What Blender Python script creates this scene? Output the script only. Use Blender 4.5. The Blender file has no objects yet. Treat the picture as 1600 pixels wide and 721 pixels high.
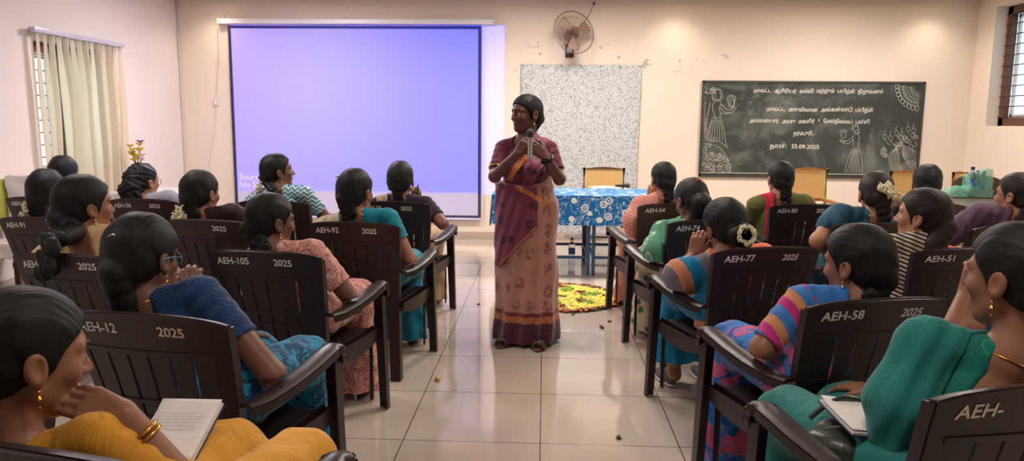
import bpy, bmesh, math, random
import numpy as np
from mathutils import Vector, Matrix
random.seed(7); np.random.seed(7)
SC = bpy.context.scene; COL = SC.collection
PI = math.pi
# ------------------------------------------------------------------ camera
F=1160.;CX,CY=800.,360.5
CAM=np.array([0,0,1.387])
CYAW,CPITCH,CROLL=math.radians(2.42),math.radians(8.12),math.radians(0.5)
def _rx(a):
    c,s=math.cos(a),math.sin(a);return np.array([[1,0,0],[0,c,-s],[0,s,c]])
def _ry(a):
    c,s=math.cos(a),math.sin(a);return np.array([[c,0,s],[0,1,0],[-s,0,c]])
def _rz(a):
    c,s=math.cos(a),math.sin(a);return np.array([[c,-s,0],[s,c,0],[0,0,1]])
RC=_rz(CYAW)@_rx(PI/2-CPITCH)@_rz(CROLL)
def at(px,py,ax,v):
    """world point seen at a photo pixel on the plane where axis ax equals v"""
    d=RC@np.array([(px-CX)/F,-(py-CY)/F,-1.]);t=(v-CAM[ax])/d[ax];return CAM+d*t
cam_d=bpy.data.cameras.new('camera'); cam=bpy.data.objects.new('camera',cam_d); COL.objects.link(cam)
cam_d.sensor_width=36; cam_d.lens=F/1600*36; cam_d.clip_start=.05
M=Matrix([list(r) for r in RC]).to_4x4(); M.translation=Vector(CAM); cam.matrix_world=M
SC.camera=cam

# ------------------------------------------------------------------ materials
def lin(c):
    if isinstance(c,(int,float)): c=(c,c,c)
    return tuple(((x/255)/12.92 if x/255<=.04045 else ((x/255+.055)/1.055)**2.4) for x in c)+(1,)
class NT:
    def __init__(s,name):
        s.m=bpy.data.materials.new(name); s.m.use_nodes=True; s.t=s.m.node_tree; s.n=s.t.nodes; s.l=s.t.links
        s.b=s.n['Principled BSDF']
    def node(s,ty,**k):
        n=s.n.new(ty)
        for a,v in k.items(): setattr(n,a,v)
        return n
    def link(s,a,b): s.l.new(a,b)
    def val(s,sock,v):
        if hasattr(v,'is_output') or isinstance(v,bpy.types.NodeSocket): s.link(v,sock)
        else: sock.default_value=v
    def math(s,op,a,b=0.,c=0.,clamp=False):
        n=s.node('ShaderNodeMath',operation=op,use_clamp=clamp)
        s.val(n.inputs[0],a); s.val(n.inputs[1],b); s.val(n.inputs[2],c); return n.outputs[0]
    def coord(s,kind='Object',scale=(1,1,1)):
        t=s.node('ShaderNodeTexCoord').outputs[kind]
        if kind=='World': pass
        m=s.node('ShaderNodeMapping'); m.inputs['Scale'].default_value=scale; s.link(t,m.inputs[0]); return m.outputs[0]
    def world(s,scale=(1,1,1)):
        t=s.node('ShaderNodeNewGeometry').outputs['Position']
        m=s.node('ShaderNodeMapping'); m.inputs['Scale'].default_value=scale; s.link(t,m.inputs[0]); return m.outputs[0]
    def xyz(s,v):
        n=s.node('ShaderNodeSeparateXYZ'); s.link(v,n.inputs[0]); return n.outputs
    def noise(s,v,scale,detail=3.,rough=.5,dist=0.):
        n=s.node('ShaderNodeTexNoise'); s.link(v,n.inputs['Vector']); n.inputs['Scale'].default_value=scale
        n.inputs['Detail'].default_value=detail; n.inputs['Roughness'].default_value=rough; n.inputs['Distortion'].default_value=dist
        return n.outputs['Fac']
    def vor(s,v,scale,feature='F1',rand=1.):
        n=s.node('ShaderNodeTexVoronoi',feature=feature); s.link(v,n.inputs['Vector']); n.inputs['Scale'].default_value=scale
        n.inputs['Randomness'].default_value=rand
        return n
    def mix(s,f,a,b):
        n=s.node('ShaderNodeMix',data_type='RGBA'); s.val(n.inputs[0],f); s.val(n.inputs[6],a); s.val(n.inputs[7],b); return n.outputs[2]
    def ss(s,x,a,b):
        n=s.node('ShaderNodeMapRange',interpolation_type='SMOOTHSTEP'); s.val(n.inputs[0],x)
        n.inputs[1].default_value=a;n.inputs[2].default_value=b; return n.outputs[0]
    def bump(s,h,strength=.3,dist=.01):
        n=s.node('ShaderNodeBump'); s.link(h,n.inputs['Height']); n.inputs['Strength'].default_value=strength; n.inputs['Distance'].default_value=dist
        s.link(n.outputs[0],s.b.inputs['Normal'])
    def base(s,c,rough=.5,spec=.5,metal=0.):
        s.val(s.b.inputs['Base Color'],c); s.val(s.b.inputs['Roughness'],rough); s.b.inputs['Specular IOR Level'].default_value=spec
        s.b.inputs['Metallic'].default_value=metal; return s.m
_mc={}
def plain(name,c,rough=.5,spec=.5,metal=0.,var=.06,bscale=0,bstr=.1):
    if name in _mc: return _mc[name]
    t=NT(name); v=t.coord(); n=t.noise(v,9,4)
    L=lin(c); a=tuple(x*(1-var) for x in L[:3])+(1,); b=tuple(min(1,x*(1+var)) for x in L[:3])+(1,)
    t.base(t.mix(n,a,b),rough,spec,metal)
    if bscale: t.bump(t.noise(v,bscale,3),bstr,.004)
    _mc[name]=t.m; return t.m
def emis(name,c,s):
    t=NT(name); t.base(lin(c),.5); t.b.inputs['Emission Color'].default_value=lin(c); t.b.inputs['Emission Strength'].default_value=s; return t.m
def cloth(name,c1,c2=None,kind='plain',scale=20,thr=.3,c3=None,rough=.75,foldx=0,shine=.25):
    if name in _mc: return _mc[name]
    t=NT(name); v=t.coord(); L1=lin(c1); L2=lin(c2 if c2 else c1); L3=lin(c3 if c3 else (c2 or c1))
    n=t.noise(v,6,5,.6)
    a=t.mix(n,tuple(x*.82 for x in L1[:3])+(1,),tuple(min(1,x*1.12) for x in L1[:3])+(1,))
    o=t.xyz(v)
    if kind=='plain': col=a
    elif kind=='motif':
        d=t.vor(v,scale).outputs['Distance']
        f=t.ss(d,thr,thr-.08); g=t.ss(d,thr*.45,thr*.35); col=t.mix(g,t.mix(f,a,L2),L3)
    elif kind=='print':
        n2=t.noise(v,scale,4,.6,1.2); f=t.ss(n2,.5,.56); 
        w=t.math('ABSOLUTE',t.math('SUBTRACT',t.noise(v,scale*.8,2,.5,.6),.5)); g=t.ss(w,.03,.015)
        col=t.mix(g,t.mix(f,a,L2),L3)
    elif kind=='stripes':
        w=t.math('FRACT',t.math('MULTIPLY',t.math('ADD',o[2],t.math('MULTIPLY',o[0],.45)),scale)); col=t.mix(t.ss(w,.45,.55),a,L2)
    elif kind=='zigzag':
        tri=t.math('ABSOLUTE',t.math('SUBTRACT',t.math('FRACT',t.math('MULTIPLY',o[0],scale*.7)),.5))
        w=t.math('FRACT',t.math('ADD',t.math('MULTIPLY',o[2],scale),t.math('MULTIPLY',tri,1.6))); col=t.mix(t.ss(w,.42,.55),a,L2)
        col=t.mix(t.ss(t.noise(v,12,2),.6,.7),col,L3)
    elif kind=='bands':   # broad woven bands across the cloth
        w=t.math('FRACT',t.math('ADD',t.math('MULTIPLY',t.math('ADD',o[0],t.math('MULTIPLY',o[2],.5)),scale),t.math('MULTIPLY',n,.25)))
        col=t.mix(t.ss(w,.30,.32),a,L2); col=t.mix(t.ss(w,.62,.64),col,L3)
    elif kind=='leaf':
        v2=t.coord(scale=(1,1,.45)); d=t.vor(v2,scale).outputs['Distance']
        r=t.math('ABSOLUTE',t.math('SUBTRACT',d,thr)); col=t.mix(t.ss(r,.07,.03),a,L2); col=t.mix(t.ss(d,.14,.1),col,L3)
    # weave + soft creases
    wv=t.noise(v,260,2,.5); cr=t.noise(t.coord(scale=(3.2,3.2,1)),5 if not foldx else foldx,3,.55,.8)
    h=t.math('ADD',t.math('MULTIPLY',wv,.08),cr); t.bump(h,.55,.02)
    t.base(col,rough,.3)
    t.b.inputs['Sheen Weight'].default_value=shine; t.b.inputs['Sheen Roughness'].default_value=.4
    _mc[name]=t.m; return t.m

# ------------------------------------------------------------------ objects
def tag(o,label=None,cat=None,group=None,kind=None):
    if label:o['label']=label
    if cat:o['category']=cat
    if group:o['group']=group
    if kind:o['kind']=kind
    return o
def empty(name,loc=(0,0,0),rz=0,label=None,cat=None,group=None,rot=None):
    o=bpy.data.objects.new(name,None); COL.objects.link(o); o.location=Vector([float(q) for q in loc]); o.rotation_euler=rot or (0,0,rz)
    o.empty_display_size=.1
    return tag(o,label,cat,group)
def link_mesh(name,me,mat,parent=None,smooth=True):
    o=bpy.data.objects.new(name,me); COL.objects.link(o)
    if mat:
        for m in (mat if isinstance(mat,(list,tuple)) else [mat]): me.materials.append(m)
    if smooth: me.polygons.foreach_set('use_smooth',[True]*len(me.polygons))
    if parent: o.parent=parent
    return o
def copy_tree(o,parent=None):
    c=o.copy(); COL.objects.link(c)
    if parent: c.parent=parent
    for ch in list(o.children): copy_tree(ch,c)
    return c
class MB:
    """collects shapes into one mesh"""
    def __init__(s): s.v=[];s.f=[];s.mi=[]
    def add(s,vs,fs,mi=0):
        k=len(s.v); s.v+= [tuple(float(q) for q in a) for a in vs]; s.f+=[tuple(i+k for i in f) for f in fs]; s.mi+=[mi]*len(fs); return s
    def box(s,c,h,rot=None,mi=0,bev=0.):
        """centre, half-size"""
        bm=bmesh.new(); bmesh.ops.create_cube(bm,size=1)
        for v in bm.verts: v.co=Vector((v.co.x*2*h[0],v.co.y*2*h[1],v.co.z*2*h[2]))
        if bev: bmesh.ops.bevel(bm,geom=bm.edges[:],offset=bev,segments=2,affect='EDGES',profile=.6)
        R=Matrix([list(r) for r in rot]) if rot is not None else Matrix.Identity(3)
        vs=[R@v.co+Vector([float(q) for q in c]) for v in bm.verts]; bm.verts.index_update()
        fs=[[v.index for v in f.verts] for f in bm.faces]; bm.free(); return s.add(vs,fs,mi)
    def tube(s,pts,r,n=10,mi=0,sx=1.,cap=True,closed=False,up=(0,0,1)):
        pts=[np.array(p,float) for p in pts]; m=len(pts); rs=r if isinstance(r,(list,tuple)) else [r]*m
        vs=[];U=np.array(up,float)
        for i,p in enumerate(pts):
            a=pts[(i-1)%m] if (i>0 or closed) else p; b=pts[(i+1)%m] if (i<m-1 or closed) else p
            d=b-a; d/=np.linalg.norm(d)+1e-9
            x=np.cross(d,U)
            if np.linalg.norm(x)<.05: x=np.cross(d,(1,0,0) if abs(d[0])<.9 else (0,1,0))
            x/=np.linalg.norm(x); y=np.cross(x,d)
            for k in range(n):
                t=2*PI*k/n; vs.append(p+rs[i]*(x*math.cos(t)*sx+y*math.sin(t)))
        fs=[]
        for i in range(m if closed else m-1):
            j=(i+1)%m
            for k in range(n): fs.append((i*n+k,i*n+(k+1)%n,j*n+(k+1)%n,j*n+k))
        if cap and not closed: fs.append(tuple(range(n))[::-1]); fs.append(tuple((m-1)*n+k for k in range(n)))
        return s.add(vs,fs,mi)
    def lathe(s,prof,c=(0,0,0),n=24,mi=0,sy=1.,cap=True):
        vs=[];fs=[]
        for r,z in prof:
            for k in range(n):
                t=2*PI*k/n; vs.append((c[0]+r*math.cos(t),c[1]+r*math.sin(t)*sy,c[2]+z))
        for i in range(len(prof)-1):
            for k in range(n): fs.append((i*n+k,i*n+(k+1)%n,(i+1)*n+(k+1)%n,(i+1)*n+k))
        if cap: fs.append(tuple(range(n))[::-1]); fs.append(tuple((len(prof)-1)*n+k for k in range(n)))
        return s.add(vs,fs,mi)
    def ball(s,c,r,n=10,mi=0,rot=None):
        r=(r,r,r) if not isinstance(r,(tuple,list)) else r
        vs=[];fs=[];h=max(4,n//2+1)
        R=np.array(rot) if rot is not None else np.eye(3)
        for i in range(h+1):
            p=PI*i/h
            for k in range(n):
                t=2*PI*k/n; vs.append(R@np.array((r[0]*math.sin(p)*math.cos(t),r[1]*math.sin(p)*math.sin(t),r[2]*math.cos(p)))+np.array(c,float))
        for i in range(h):
            for k in range(n): fs.append((i*n+k,(i+1)*n+k,(i+1)*n+(k+1)%n,i*n+(k+1)%n))
        return s.add(vs,fs,mi)
    def patch(s,fn,nu,nv,th,mi=0):
        """solid sheet: fn(u,v)->point,normal with u,v in 0..1, thickness th"""
        T=[];B=[]
        for i in range(nu+1):
            for j in range(nv+1):
                p=np.array(fn(i/nu,j/nv),float); e=1e-3
                pu=np.array(fn(i/nu+e,j/nv))-np.array(fn(i/nu-e,j/nv)); pv=np.array(fn(i/nu,j/nv+e))-np.array(fn(i/nu,j/nv-e))
                n=np.cross(pu,pv); n/=np.linalg.norm(n)+1e-12; T.append(p+n*th/2); B.append(p-n*th/2)
        N=(nu+1)*(nv+1); ix=lambda i,j:i*(nv+1)+j; fs=[]
        for i in range(nu):
            for j in range(nv):
                fs.append((ix(i,j),ix(i+1,j),ix(i+1,j+1),ix(i,j+1))); fs.append((N+ix(i,j),N+ix(i,j+1),N+ix(i+1,j+1),N+ix(i+1,j)))
        for i in range(nu):
            fs.append((ix(i,0),N+ix(i,0),N+ix(i+1,0),ix(i+1,0))); fs.append((ix(i,nv),ix(i+1,nv),N+ix(i+1,nv),N+ix(i,nv)))
        for j in range(nv):
            fs.append((ix(0,j),ix(0,j+1),N+ix(0,j+1),N+ix(0,j))); fs.append((ix(nu,j),N+ix(nu,j),N+ix(nu,j+1),ix(nu,j+1)))
        return s.add(T+B,fs,mi)
    def build(s,name,mat,parent=None,smooth=False,auto=True):
        me=bpy.data.meshes.new(name); me.from_pydata(s.v,[],s.f); me.update()
        o=link_mesh(name,me,mat,parent,smooth=smooth or auto)
        if len(set(s.mi))>1: me.polygons.foreach_set('material_index',s.mi)
        bm=bmesh.new(); bm.from_mesh(me); bmesh.ops.recalc_face_normals(bm,faces=bm.faces[:])
        if auto and not smooth:
            for e in bm.edges:
                if len(e.link_faces)==2 and e.calc_face_angle(0)>.6: e.smooth=False
        bm.to_mesh(me); bm.free()
        return o
def text_mesh(s,size,ext=.0006,off=0.):
    cu=bpy.data.curves.new('writing','FONT'); cu.body=s; cu.size=size; cu.extrude=ext; cu.offset=off; cu.resolution_u=3
    o=bpy.data.objects.new('writing',cu); COL.objects.link(o)
    bpy.context.view_layer.update()
    me=bpy.data.meshes.new_from_object(o.evaluated_get(bpy.context.evaluated_depsgraph_get()))
    bpy.data.objects.remove(o); bpy.data.curves.remove(cu)
    return me
def mesh_xy(me):
    n=len(me.vertices); a=np.empty(n*3); me.vertices.foreach_get('co',a); return a.reshape(n,3)
def set_xy(me,a): me.vertices.foreach_set('co',a.astype(np.float32).ravel()); me.update()

# ------------------------------------------------------------------ signed-distance modelling -> smooth continuous meshes
f32=np.float32
def A(*x): return np.array(x,f32)
def cap(p,a,b,ra,rb):
    a=np.asarray(a,f32);b=np.asarray(b,f32);ba=b-a;L=float(ba@ba)+1e-12
    pa=p-a;t=np.clip(pa@ba/L,0,1);return np.sqrt(((pa-t[:,None]*ba)**2).sum(1))-(ra+(rb-ra)*t)
def ell(p,c,r,R=None):
    q=p-np.asarray(c,f32)
    if R is not None: q=q@np.asarray(R,f32)
    r=np.asarray(r,f32);a=q/r;k0=np.sqrt((a*a).sum(1));k1=np.sqrt(((a/r)**2).sum(1))+1e-9;return k0*(k0-1)/k1
def smin(a,b,k):
    h=np.clip(.5+.5*(b-a)/k,0,1);return b+(a-b)*h-k*h*(1-h)
def smax(a,b,k): return -smin(-a,-b,k)
def culled(p,fn,c,r,m=.05):
    d=np.sqrt(((p-np.asarray(c,f32))**2).sum(1))-r; o=np.maximum(d,m*.5).astype(f32); k=d<m
    if k.any(): o[k]=fn(p[k])
    return o
def sdf_mesh(fn,lo,hi,vox,name,mat,parent=None,frame=None,matfn=None):
    """polygonise fn<0 (surface nets) inside lo..hi. frame=(origin,R): the object's own axes"""
    B=8; lo=np.array(lo,float);hi=np.array(hi,float)
    nb=np.ceil((hi-lo)/(vox*B)).astype(int)+1; n=nb*B
    g=[lo[i]+vox*(np.arange(nb[i])*B+(B-1)/2) for i in range(3)]
    C=np.stack(np.meshgrid(*g,indexing='ij'),-1).reshape(-1,3).astype(f32)
    cd=fn(C).astype(f32)
    act=np.abs(cd)<vox*B*.9*1.35
    V=np.repeat(np.repeat(np.repeat(np.where(cd>0,1,-1).reshape(nb),B,0),B,1),B,2).astype(f32)
    ai=np.argwhere(act.reshape(nb))
    if len(ai)==0: return None
    k=np.stack(np.meshgrid(*[np.arange(B)]*3,indexing='ij'),-1).reshape(-1,3)
    for s in range(0,len(ai),600):
        I=(ai[s:s+600,None,:]*B+k[None]).reshape(-1,3)
        V[I[:,0],I[:,1],I[:,2]]=fn((lo+I*vox).astype(f32))
    S=V<0
    c=[V[i:n[0]-1+i,j:n[1]-1+j,k_:n[2]-1+k_] for i in (0,1) for j in (0,1) for k_ in (0,1)]
    sc=[x<0 for x in c]; any_=sc[0].copy();all_=sc[0].copy()
    for x in sc[1:]: any_|=x; all_&=x
    cell=np.argwhere(any_&~all_)
    if len(cell)==0: return None
    i0,j0,k0=cell.T
    off=[(i,j,k_) for i in (0,1) for j in (0,1) for k_ in (0,1)]
    vals=np.stack([V[i0+o[0],j0+o[1],k0+o[2]] for o in off],1)
    acc=np.zeros((len(cell),3));cnt=np.zeros(len(cell))
    for a in range(8):
        for b in range(a+1,8):
            if bin(a^b).count('1')!=1: continue
            va,vb=vals[:,a],vals[:,b]; m=(va<0)!=(vb<0); t=np.where(m,va/np.where(m,va-vb,1),0)
            pa=np.array(off[a]);pb=np.array(off[b]); acc+=np.where(m[:,None],pa+(pb-pa)*t[:,None],0);cnt+=m
    P=lo+vox*(cell+acc/cnt[:,None])
    idx=-np.ones(tuple(n-1),np.int32); idx[i0,j0,k0]=np.arange(len(cell))
    quads=[]
    for ax in range(3):
        sl=[slice(None)]*3;s2=[slice(None)]*3;sl[ax]=slice(0,-1);s2[ax]=slice(1,None)
        d=S[tuple(sl)]!=S[tuple(s2)]; e=np.argwhere(d); u,w=[(1,2),(2,0),(0,1)][ax]
        ok=(e[:,u]>0)&(e[:,w]>0)&(e[:,u]<n[u]-1)&(e[:,w]<n[w]-1)&(e[:,ax]<n[ax]-1); e=e[ok]
        def g_(du,dw):
            q=e.copy();q[:,u]-=du;q[:,w]-=dw;return idx[q[:,0],q[:,1],q[:,2]]
        Q=np.stack([g_(1,1),g_(0,1),g_(0,0),g_(1,0)],1); ins=S[e[:,0],e[:,1],e[:,2]]
        Q[~ins]=Q[~ins][:,::-1]; quads.append(Q)
    Q=np.concatenate(quads); Q=Q[(Q>=0).all(1)]
    ctr=P[Q].mean(1)
    if frame is not None: P=(P-np.array(frame[0]))@np.array(frame[1])
    me=bpy.data.meshes.new(name); me.vertices.add(len(P)); me.vertices.foreach_set('co',P.astype(f32).ravel())
    me.loops.add(len(Q)*4); me.loops.foreach_set('vertex_index',Q.astype(np.int32).ravel())
    me.polygons.add(len(Q)); me.polygons.foreach_set('loop_start',np.arange(0,len(Q)*4,4,dtype=np.int32))
    me.update(calc_edges=True)
    o=link_mesh(name,me,mat,parent)
    if matfn is not None: me.polygons.foreach_set('material_index',matfn(ctr).astype(np.int32))
    if frame is not None: 
        m=Matrix([list(r) for r in np.array(frame[1])]).to_4x4(); m.translation=Vector([float(q) for q in frame[0]]); o.matrix_local=m
    return o
# ------------------------------------------------------------------ the room
YB=8.939; XL=-4.40; XR=4.92; YF=-3.2; ZC=2.83
def wallmat(name,c,stain=False):
    t=NT(name); v=t.world(); n=t.noise(v,1.3,5,.6); L=lin(c)
    a=t.mix(n,tuple(x*.95 for x in L[:3])+(1,),tuple(min(1,x*1.04) for x in L[:3])+(1,))
    # faint scuffs
    s=t.ss(t.noise(v,7,6,.7),.70,.80); a=t.mix(t.math('MULTIPLY',s,.25),a,lin((150,140,135)))
    if stain:   # grey peeled patches above and beside the hung cloth
        o=t.xyz(v)
        g=t.math('MULTIPLY',t.ss(o[2],1.95,2.1),t.ss(o[2],2.45,2.2)); g=t.math('MULTIPLY',g,t.math('MULTIPLY',t.ss(o[0],-.75,-.3),t.ss(o[0],2.3,1.9)))
        p=t.ss(t.noise(v,9,4,.6),.60,.64); a=t.mix(t.math('MULTIPLY',t.math('MULTIPLY',p,g),.75),a,lin((150,145,155)))
        g2=t.math('MULTIPLY',t.math('MULTIPLY',t.ss(o[2],1.1,1.4),t.ss(o[2],2.2,1.9)),t.math('MULTIPLY',t.ss(o[0],1.15,1.25),t.ss(o[0],1.8,1.6)))
        p2=t.ss(t.noise(v,14,3,.6),.66,.70); a=t.mix(t.math('MULTIPLY',t.math('MULTIPLY',p2,g2),.6),a,lin((165,150,140)))
    t.bump(t.noise(v,40,4),.08,.01); return t.base(a,.75,.3)
WM=wallmat('cream wall paint',(226,212,198),True); WL=wallmat('left wall paint',(222,212,208)); CEIL=wallmat('ceiling paint',(228,222,216))
def struct(name,mb,mat,parent=None,label=None):
    o=mb.build(name,mat,parent); 
    if parent is None: o['kind']='structure'
    return o
# floor: 0.6 m glossy vitrified tiles
t=NT('glossy beige floor tile'); v=t.world(); o=t.xyz(v)
def grid(c,x0):
    f=t.math('FRACT',t.math('DIVIDE',t.math('SUBTRACT',c,x0-60),.6064)); return t.math('MINIMUM',f,t.math('SUBTRACT',1.,f))
g=t.math('MINIMUM',grid(o[0],-.0324),grid(o[1],4.2795)); ln=t.ss(g,.0052,.0030)
cell=t.node('ShaderNodeTexWhiteNoise',noise_dimensions='2D'); cv=t.node('ShaderNodeCombineXYZ')
t.link(t.math('FLOOR',t.math('DIVIDE',t.math('ADD',o[0],.0324),.6064)),cv.inputs[0]); t.link(t.math('FLOOR',t.math('DIVIDE',t.math('SUBTRACT',o[1],4.2795),.6064)),cv.inputs[1]); t.link(cv.outputs[0],cell.inputs['Vector'])
base=t.mix(t.noise(v,3,6,.65),lin((196,180,166)),lin((214,200,186)))
base=t.mix(t.math('MULTIPLY',cell.outputs['Value'],.16),base,lin((184,166,150)))
t.base(t.mix(ln,base,lin((92,76,62))),t.math('ADD',.05,t.math('MULTIPLY',t.noise(v,5,3),.06)),.9)
t.b.inputs['Coat Weight'].default_value=.6; t.b.inputs['Coat Roughness'].default_value=.05
hb=t.math('SUBTRACT',1.,ln); t.bump(hb,.3,.002); FLOORM=t.m
struct('floor',MB().box(((XL+XR)/2,(YB+YF)/2,-.05),((XR-XL)/2+.3,(YB-YF)/2+.3,.05)),FLOORM)
struct('ceiling',MB().box(((XL+XR)/2,(YB+YF)/2,ZC+.06),((XR-XL)/2+.3,(YB-YF)/2+.3,.06)),CEIL)
struct('wall_back',MB().box(((XL+XR)/2,YB+.1,ZC/2),((XR-XL)/2+.3,.1,ZC/2)),WM)
struct('wall_front',MB().box(((XL+XR)/2,YF-.1,ZC/2),((XR-XL)/2+.3,.1,ZC/2)),WL)
# left wall with a window opening
def wall_with_hole(name,x0,x1,ya,yb,za,zb,mat):
    m=MB(); cx=(x0+x1)/2; hx=abs(x1-x0)/2
    def b(y0,y1,z0,z1): m.box((cx,(y0+y1)/2,(z0+z1)/2),(hx,(y1-y0)/2,(z1-z0)/2))
    b(YF,ya,0,ZC); b(yb,YB,0,ZC); b(ya,yb,0,za); b(ya,yb,zb,ZC); return struct(name,m,mat)
rl=at(35,45,0,XL); rr=at(180,73,0,XL)
wa,wb=rl[1]+.12,rr[1]-.25; wz0,wz1=.85,min(rl[2],rr[2])-.06
wall_with_hole('wall_left',XL-.22,XL,wa,wb,wz0,wz1,WL)
rwy=at(1540,190,0,XR)[1]; sill=at(1560,197,0,XR)[2]
wall_with_hole('wall_right',XR,XR+.24,rwy-1.9,rwy,sill,ZC-.12,WM)
SK=plain('skirting tile',(176,160,146),.25,var=.05)
struct('baseboard_back',MB().box(((XL+XR)/2,YB-.006,.045),((XR-XL)/2-.001,.006,.045),bev=.002),SK)
struct('baseboard_left',MB().box((XL+.006,(YB+YF)/2-.01,.045),(.006,(YB-YF)/2-.02,.045),bev=.002),SK)
struct('baseboard_right',MB().box((XR-.006,(YB+YF)/2-.01,.045),(.006,(YB-YF)/2-.02,.045),bev=.002),SK)
# window frames
WOOD=plain('dark window wood',(96,62,44),.45,var=.2); IRON=plain('window grill iron',(70,60,58),.5,metal=.3); WHT=plain('white window frame paint',(220,222,220),.4)
GL=NT('window glass'); tp=GL.node('ShaderNodeBsdfTransparent'); gg=GL.node('ShaderNodeBsdfGlossy'); gg.inputs['Roughness'].default_value=.03; fr0=GL.node('ShaderNodeFresnel'); mx=GL.node('ShaderNodeMixShader')
tp.inputs[0].default_value=(.93,.96,.96,1); mx.inputs[0].default_value=.06; GL.link(tp.outputs[0],mx.inputs[1]); GL.link(gg.outputs[0],mx.inputs[2]); GL.link(mx.outputs[0],GL.n['Material Output'].inputs[0]); GL=GL.m
def window(n,x,ya,yb,za,zb,wood,side):
    r=empty(f'window_{n}',(x,(ya+yb)/2,za)); r['kind']='structure'
    h=(yb-ya)/2; H=zb-za; f=MB(); w=.045
    for yy in (-h+w,h-w,0): f.box((0,yy,H/2),(.03,w,H/2),bev=.004)
    f.box((0,0,w),(.03,h,w),bev=.004); f.box((0,0,H-w),(.03,h,w),bev=.004); f.build('window_frame',wood,r)
    m=MB()
    for k in range(int(H/.11)): m.tube([(-.05*side,-h+.02,.1+k*.11),(-.05*side,h-.02,.1+k*.11)],.006,8)
    m.build('window_grill',IRON,r)
    s=MB()
    for a,b in ((-h+.09,-.045),(.045,h-.09)):
        for yy in (a+.02,b-.02): s.box((.045*side,yy,H/2),(.012,.02,H/2-.09))
        s.box((.045*side,(a+b)/2,.11),(.012,(b-a)/2,.02)); s.box((.045*side,(a+b)/2,H-.11),(.012,(b-a)/2,.02))
    s.build('window_sash',WHT,r)
    g=MB()
    for a,b in ((-h+.1,-.05),(.05,h-.1)): g.box((.045*side,(a+b)/2,H/2),(.002,(b-a)/2-.01,H/2-.1))
    g.build('window_pane',GL,r)
window(1,XL-.15,wa,wb,wz0,wz1,WOOD,-1)
window(2,XR+.16,rwy-1.9,rwy,sill,ZC-.12,WOOD,1)
# outside: a green garden wall of foliage beyond the right window, neighbouring wall beyond the left
# vertical blind on the left wall
BL=NT('translucent blind fabric'); vv=BL.coord(); BL.base(BL.mix(BL.noise(vv,60,3),lin((236,230,212)),lin((246,241,226))),.8,.2); BL.b.inputs['Transmission Weight'].default_value=0.
tr=BL.node('ShaderNodeBsdfTranslucent'); tr.inputs[0].default_value=lin((250,244,225)); mx=BL.node('ShaderNodeMixShader'); mx.inputs[0].default_value=.7
BL.link(BL.b.outputs[0],mx.inputs[1]); BL.link(tr.outputs[0],mx.inputs[2]); BL.link(mx.outputs[0],BL.n['Material Output'].inputs[0]); BL=BL.m
vb=empty('vertical_blind',(XL+.08,(rl[1]+rr[1])/2,rl[2]),0,'cream vertical fabric blind with twisted strips hanging over the left wall window','blind')
hl=(rr[1]-rl[1])/2
MB().box((0,0,0),(.028,hl,.02),bev=.005).build('head_rail',plain('blind rail aluminium',(196,190,205),.35,metal=.2),vb)
MB().box((-.055,-hl+.08,0),(.03,.01,.012)).box((-.055,hl-.08,0),(.03,.01,.012)).build('bracket',IRON,vb)
rng=random.Random(3); ns=14
for k in range(ns):
    y=-hl+.06+(2*hl-.12)*k/(ns-1); tw=rng.uniform(-.3,.3)+(.55 if k in (2,3,4,6) else .0); w=.040; sway=rng.uniform(-.05,.10) if k<7 else rng.uniform(-.02,.02)
    gap=1.25 if k in (2,5) else .25; edge=k in (2,4,7,9,11)
    def fn(u,v,edge=edge,y=y,tw=tw,sway=sway,gap=gap,w=w):
        a=(1.35 if edge else tw*(1-.4*v)+gap*v*(1-v)*2.2); s=(u-.5)*2*w*(.55+.45*min(1,v*3)); 
        return (s*math.sin(a)+.004*math.sin(v*9+y*7), y+s*math.cos(a)+sway*v, -.02-1.52*v)
    MB().patch(fn,4,16,.0015).build('blind_strip',BL,vb,smooth=True)
# corner cable, screen cable and small socket
CAB=plain('white cable',(205,195,190),.5)
m=MB(); m.tube([(XL+.012,YB-.012,.1),(XL+.012,YB-.012,ZC-.02)],.010,8); tag(m.build('conduit_pipe',CAB),'thin white conduit pipe running up the corner left of the screen','pipe')
sw=at(338,160,1,YB); e=empty('wall_switch',(sw[0],YB,sw[2]),0,'small white pull-cord switch box on the wall left of the projector screen','switch')
MB().box((0,-.012,0),(.028,.012,.045),bev=.004).build('switch_box',plain('switch plastic',(214,204,204),.4),e); MB().box((0,-.027,.004),(.010,.004,.016),bev=.002).build('rocker',plain('rocker plastic',(236,232,228),.3),e)
a=at(340,45,1,YB); b=at(322,285,1,YB)
m=MB(); m.tube([(a[0],YB-.003,a[2]),(a[0]-.01,YB-.01,(a[2]+sw[2])/2),(sw[0],YB-.008,sw[2]+.05)],.003,6); m.tube([(sw[0],YB-.008,sw[2]-.05),(sw[0]-.05,YB-.012,.9+.3),(b[0],YB-.008,b[2])],.003,6)
tag(m.build('screen_cable',CAB),'thin pale cable hanging on the wall left of the projector screen','cable')
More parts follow.
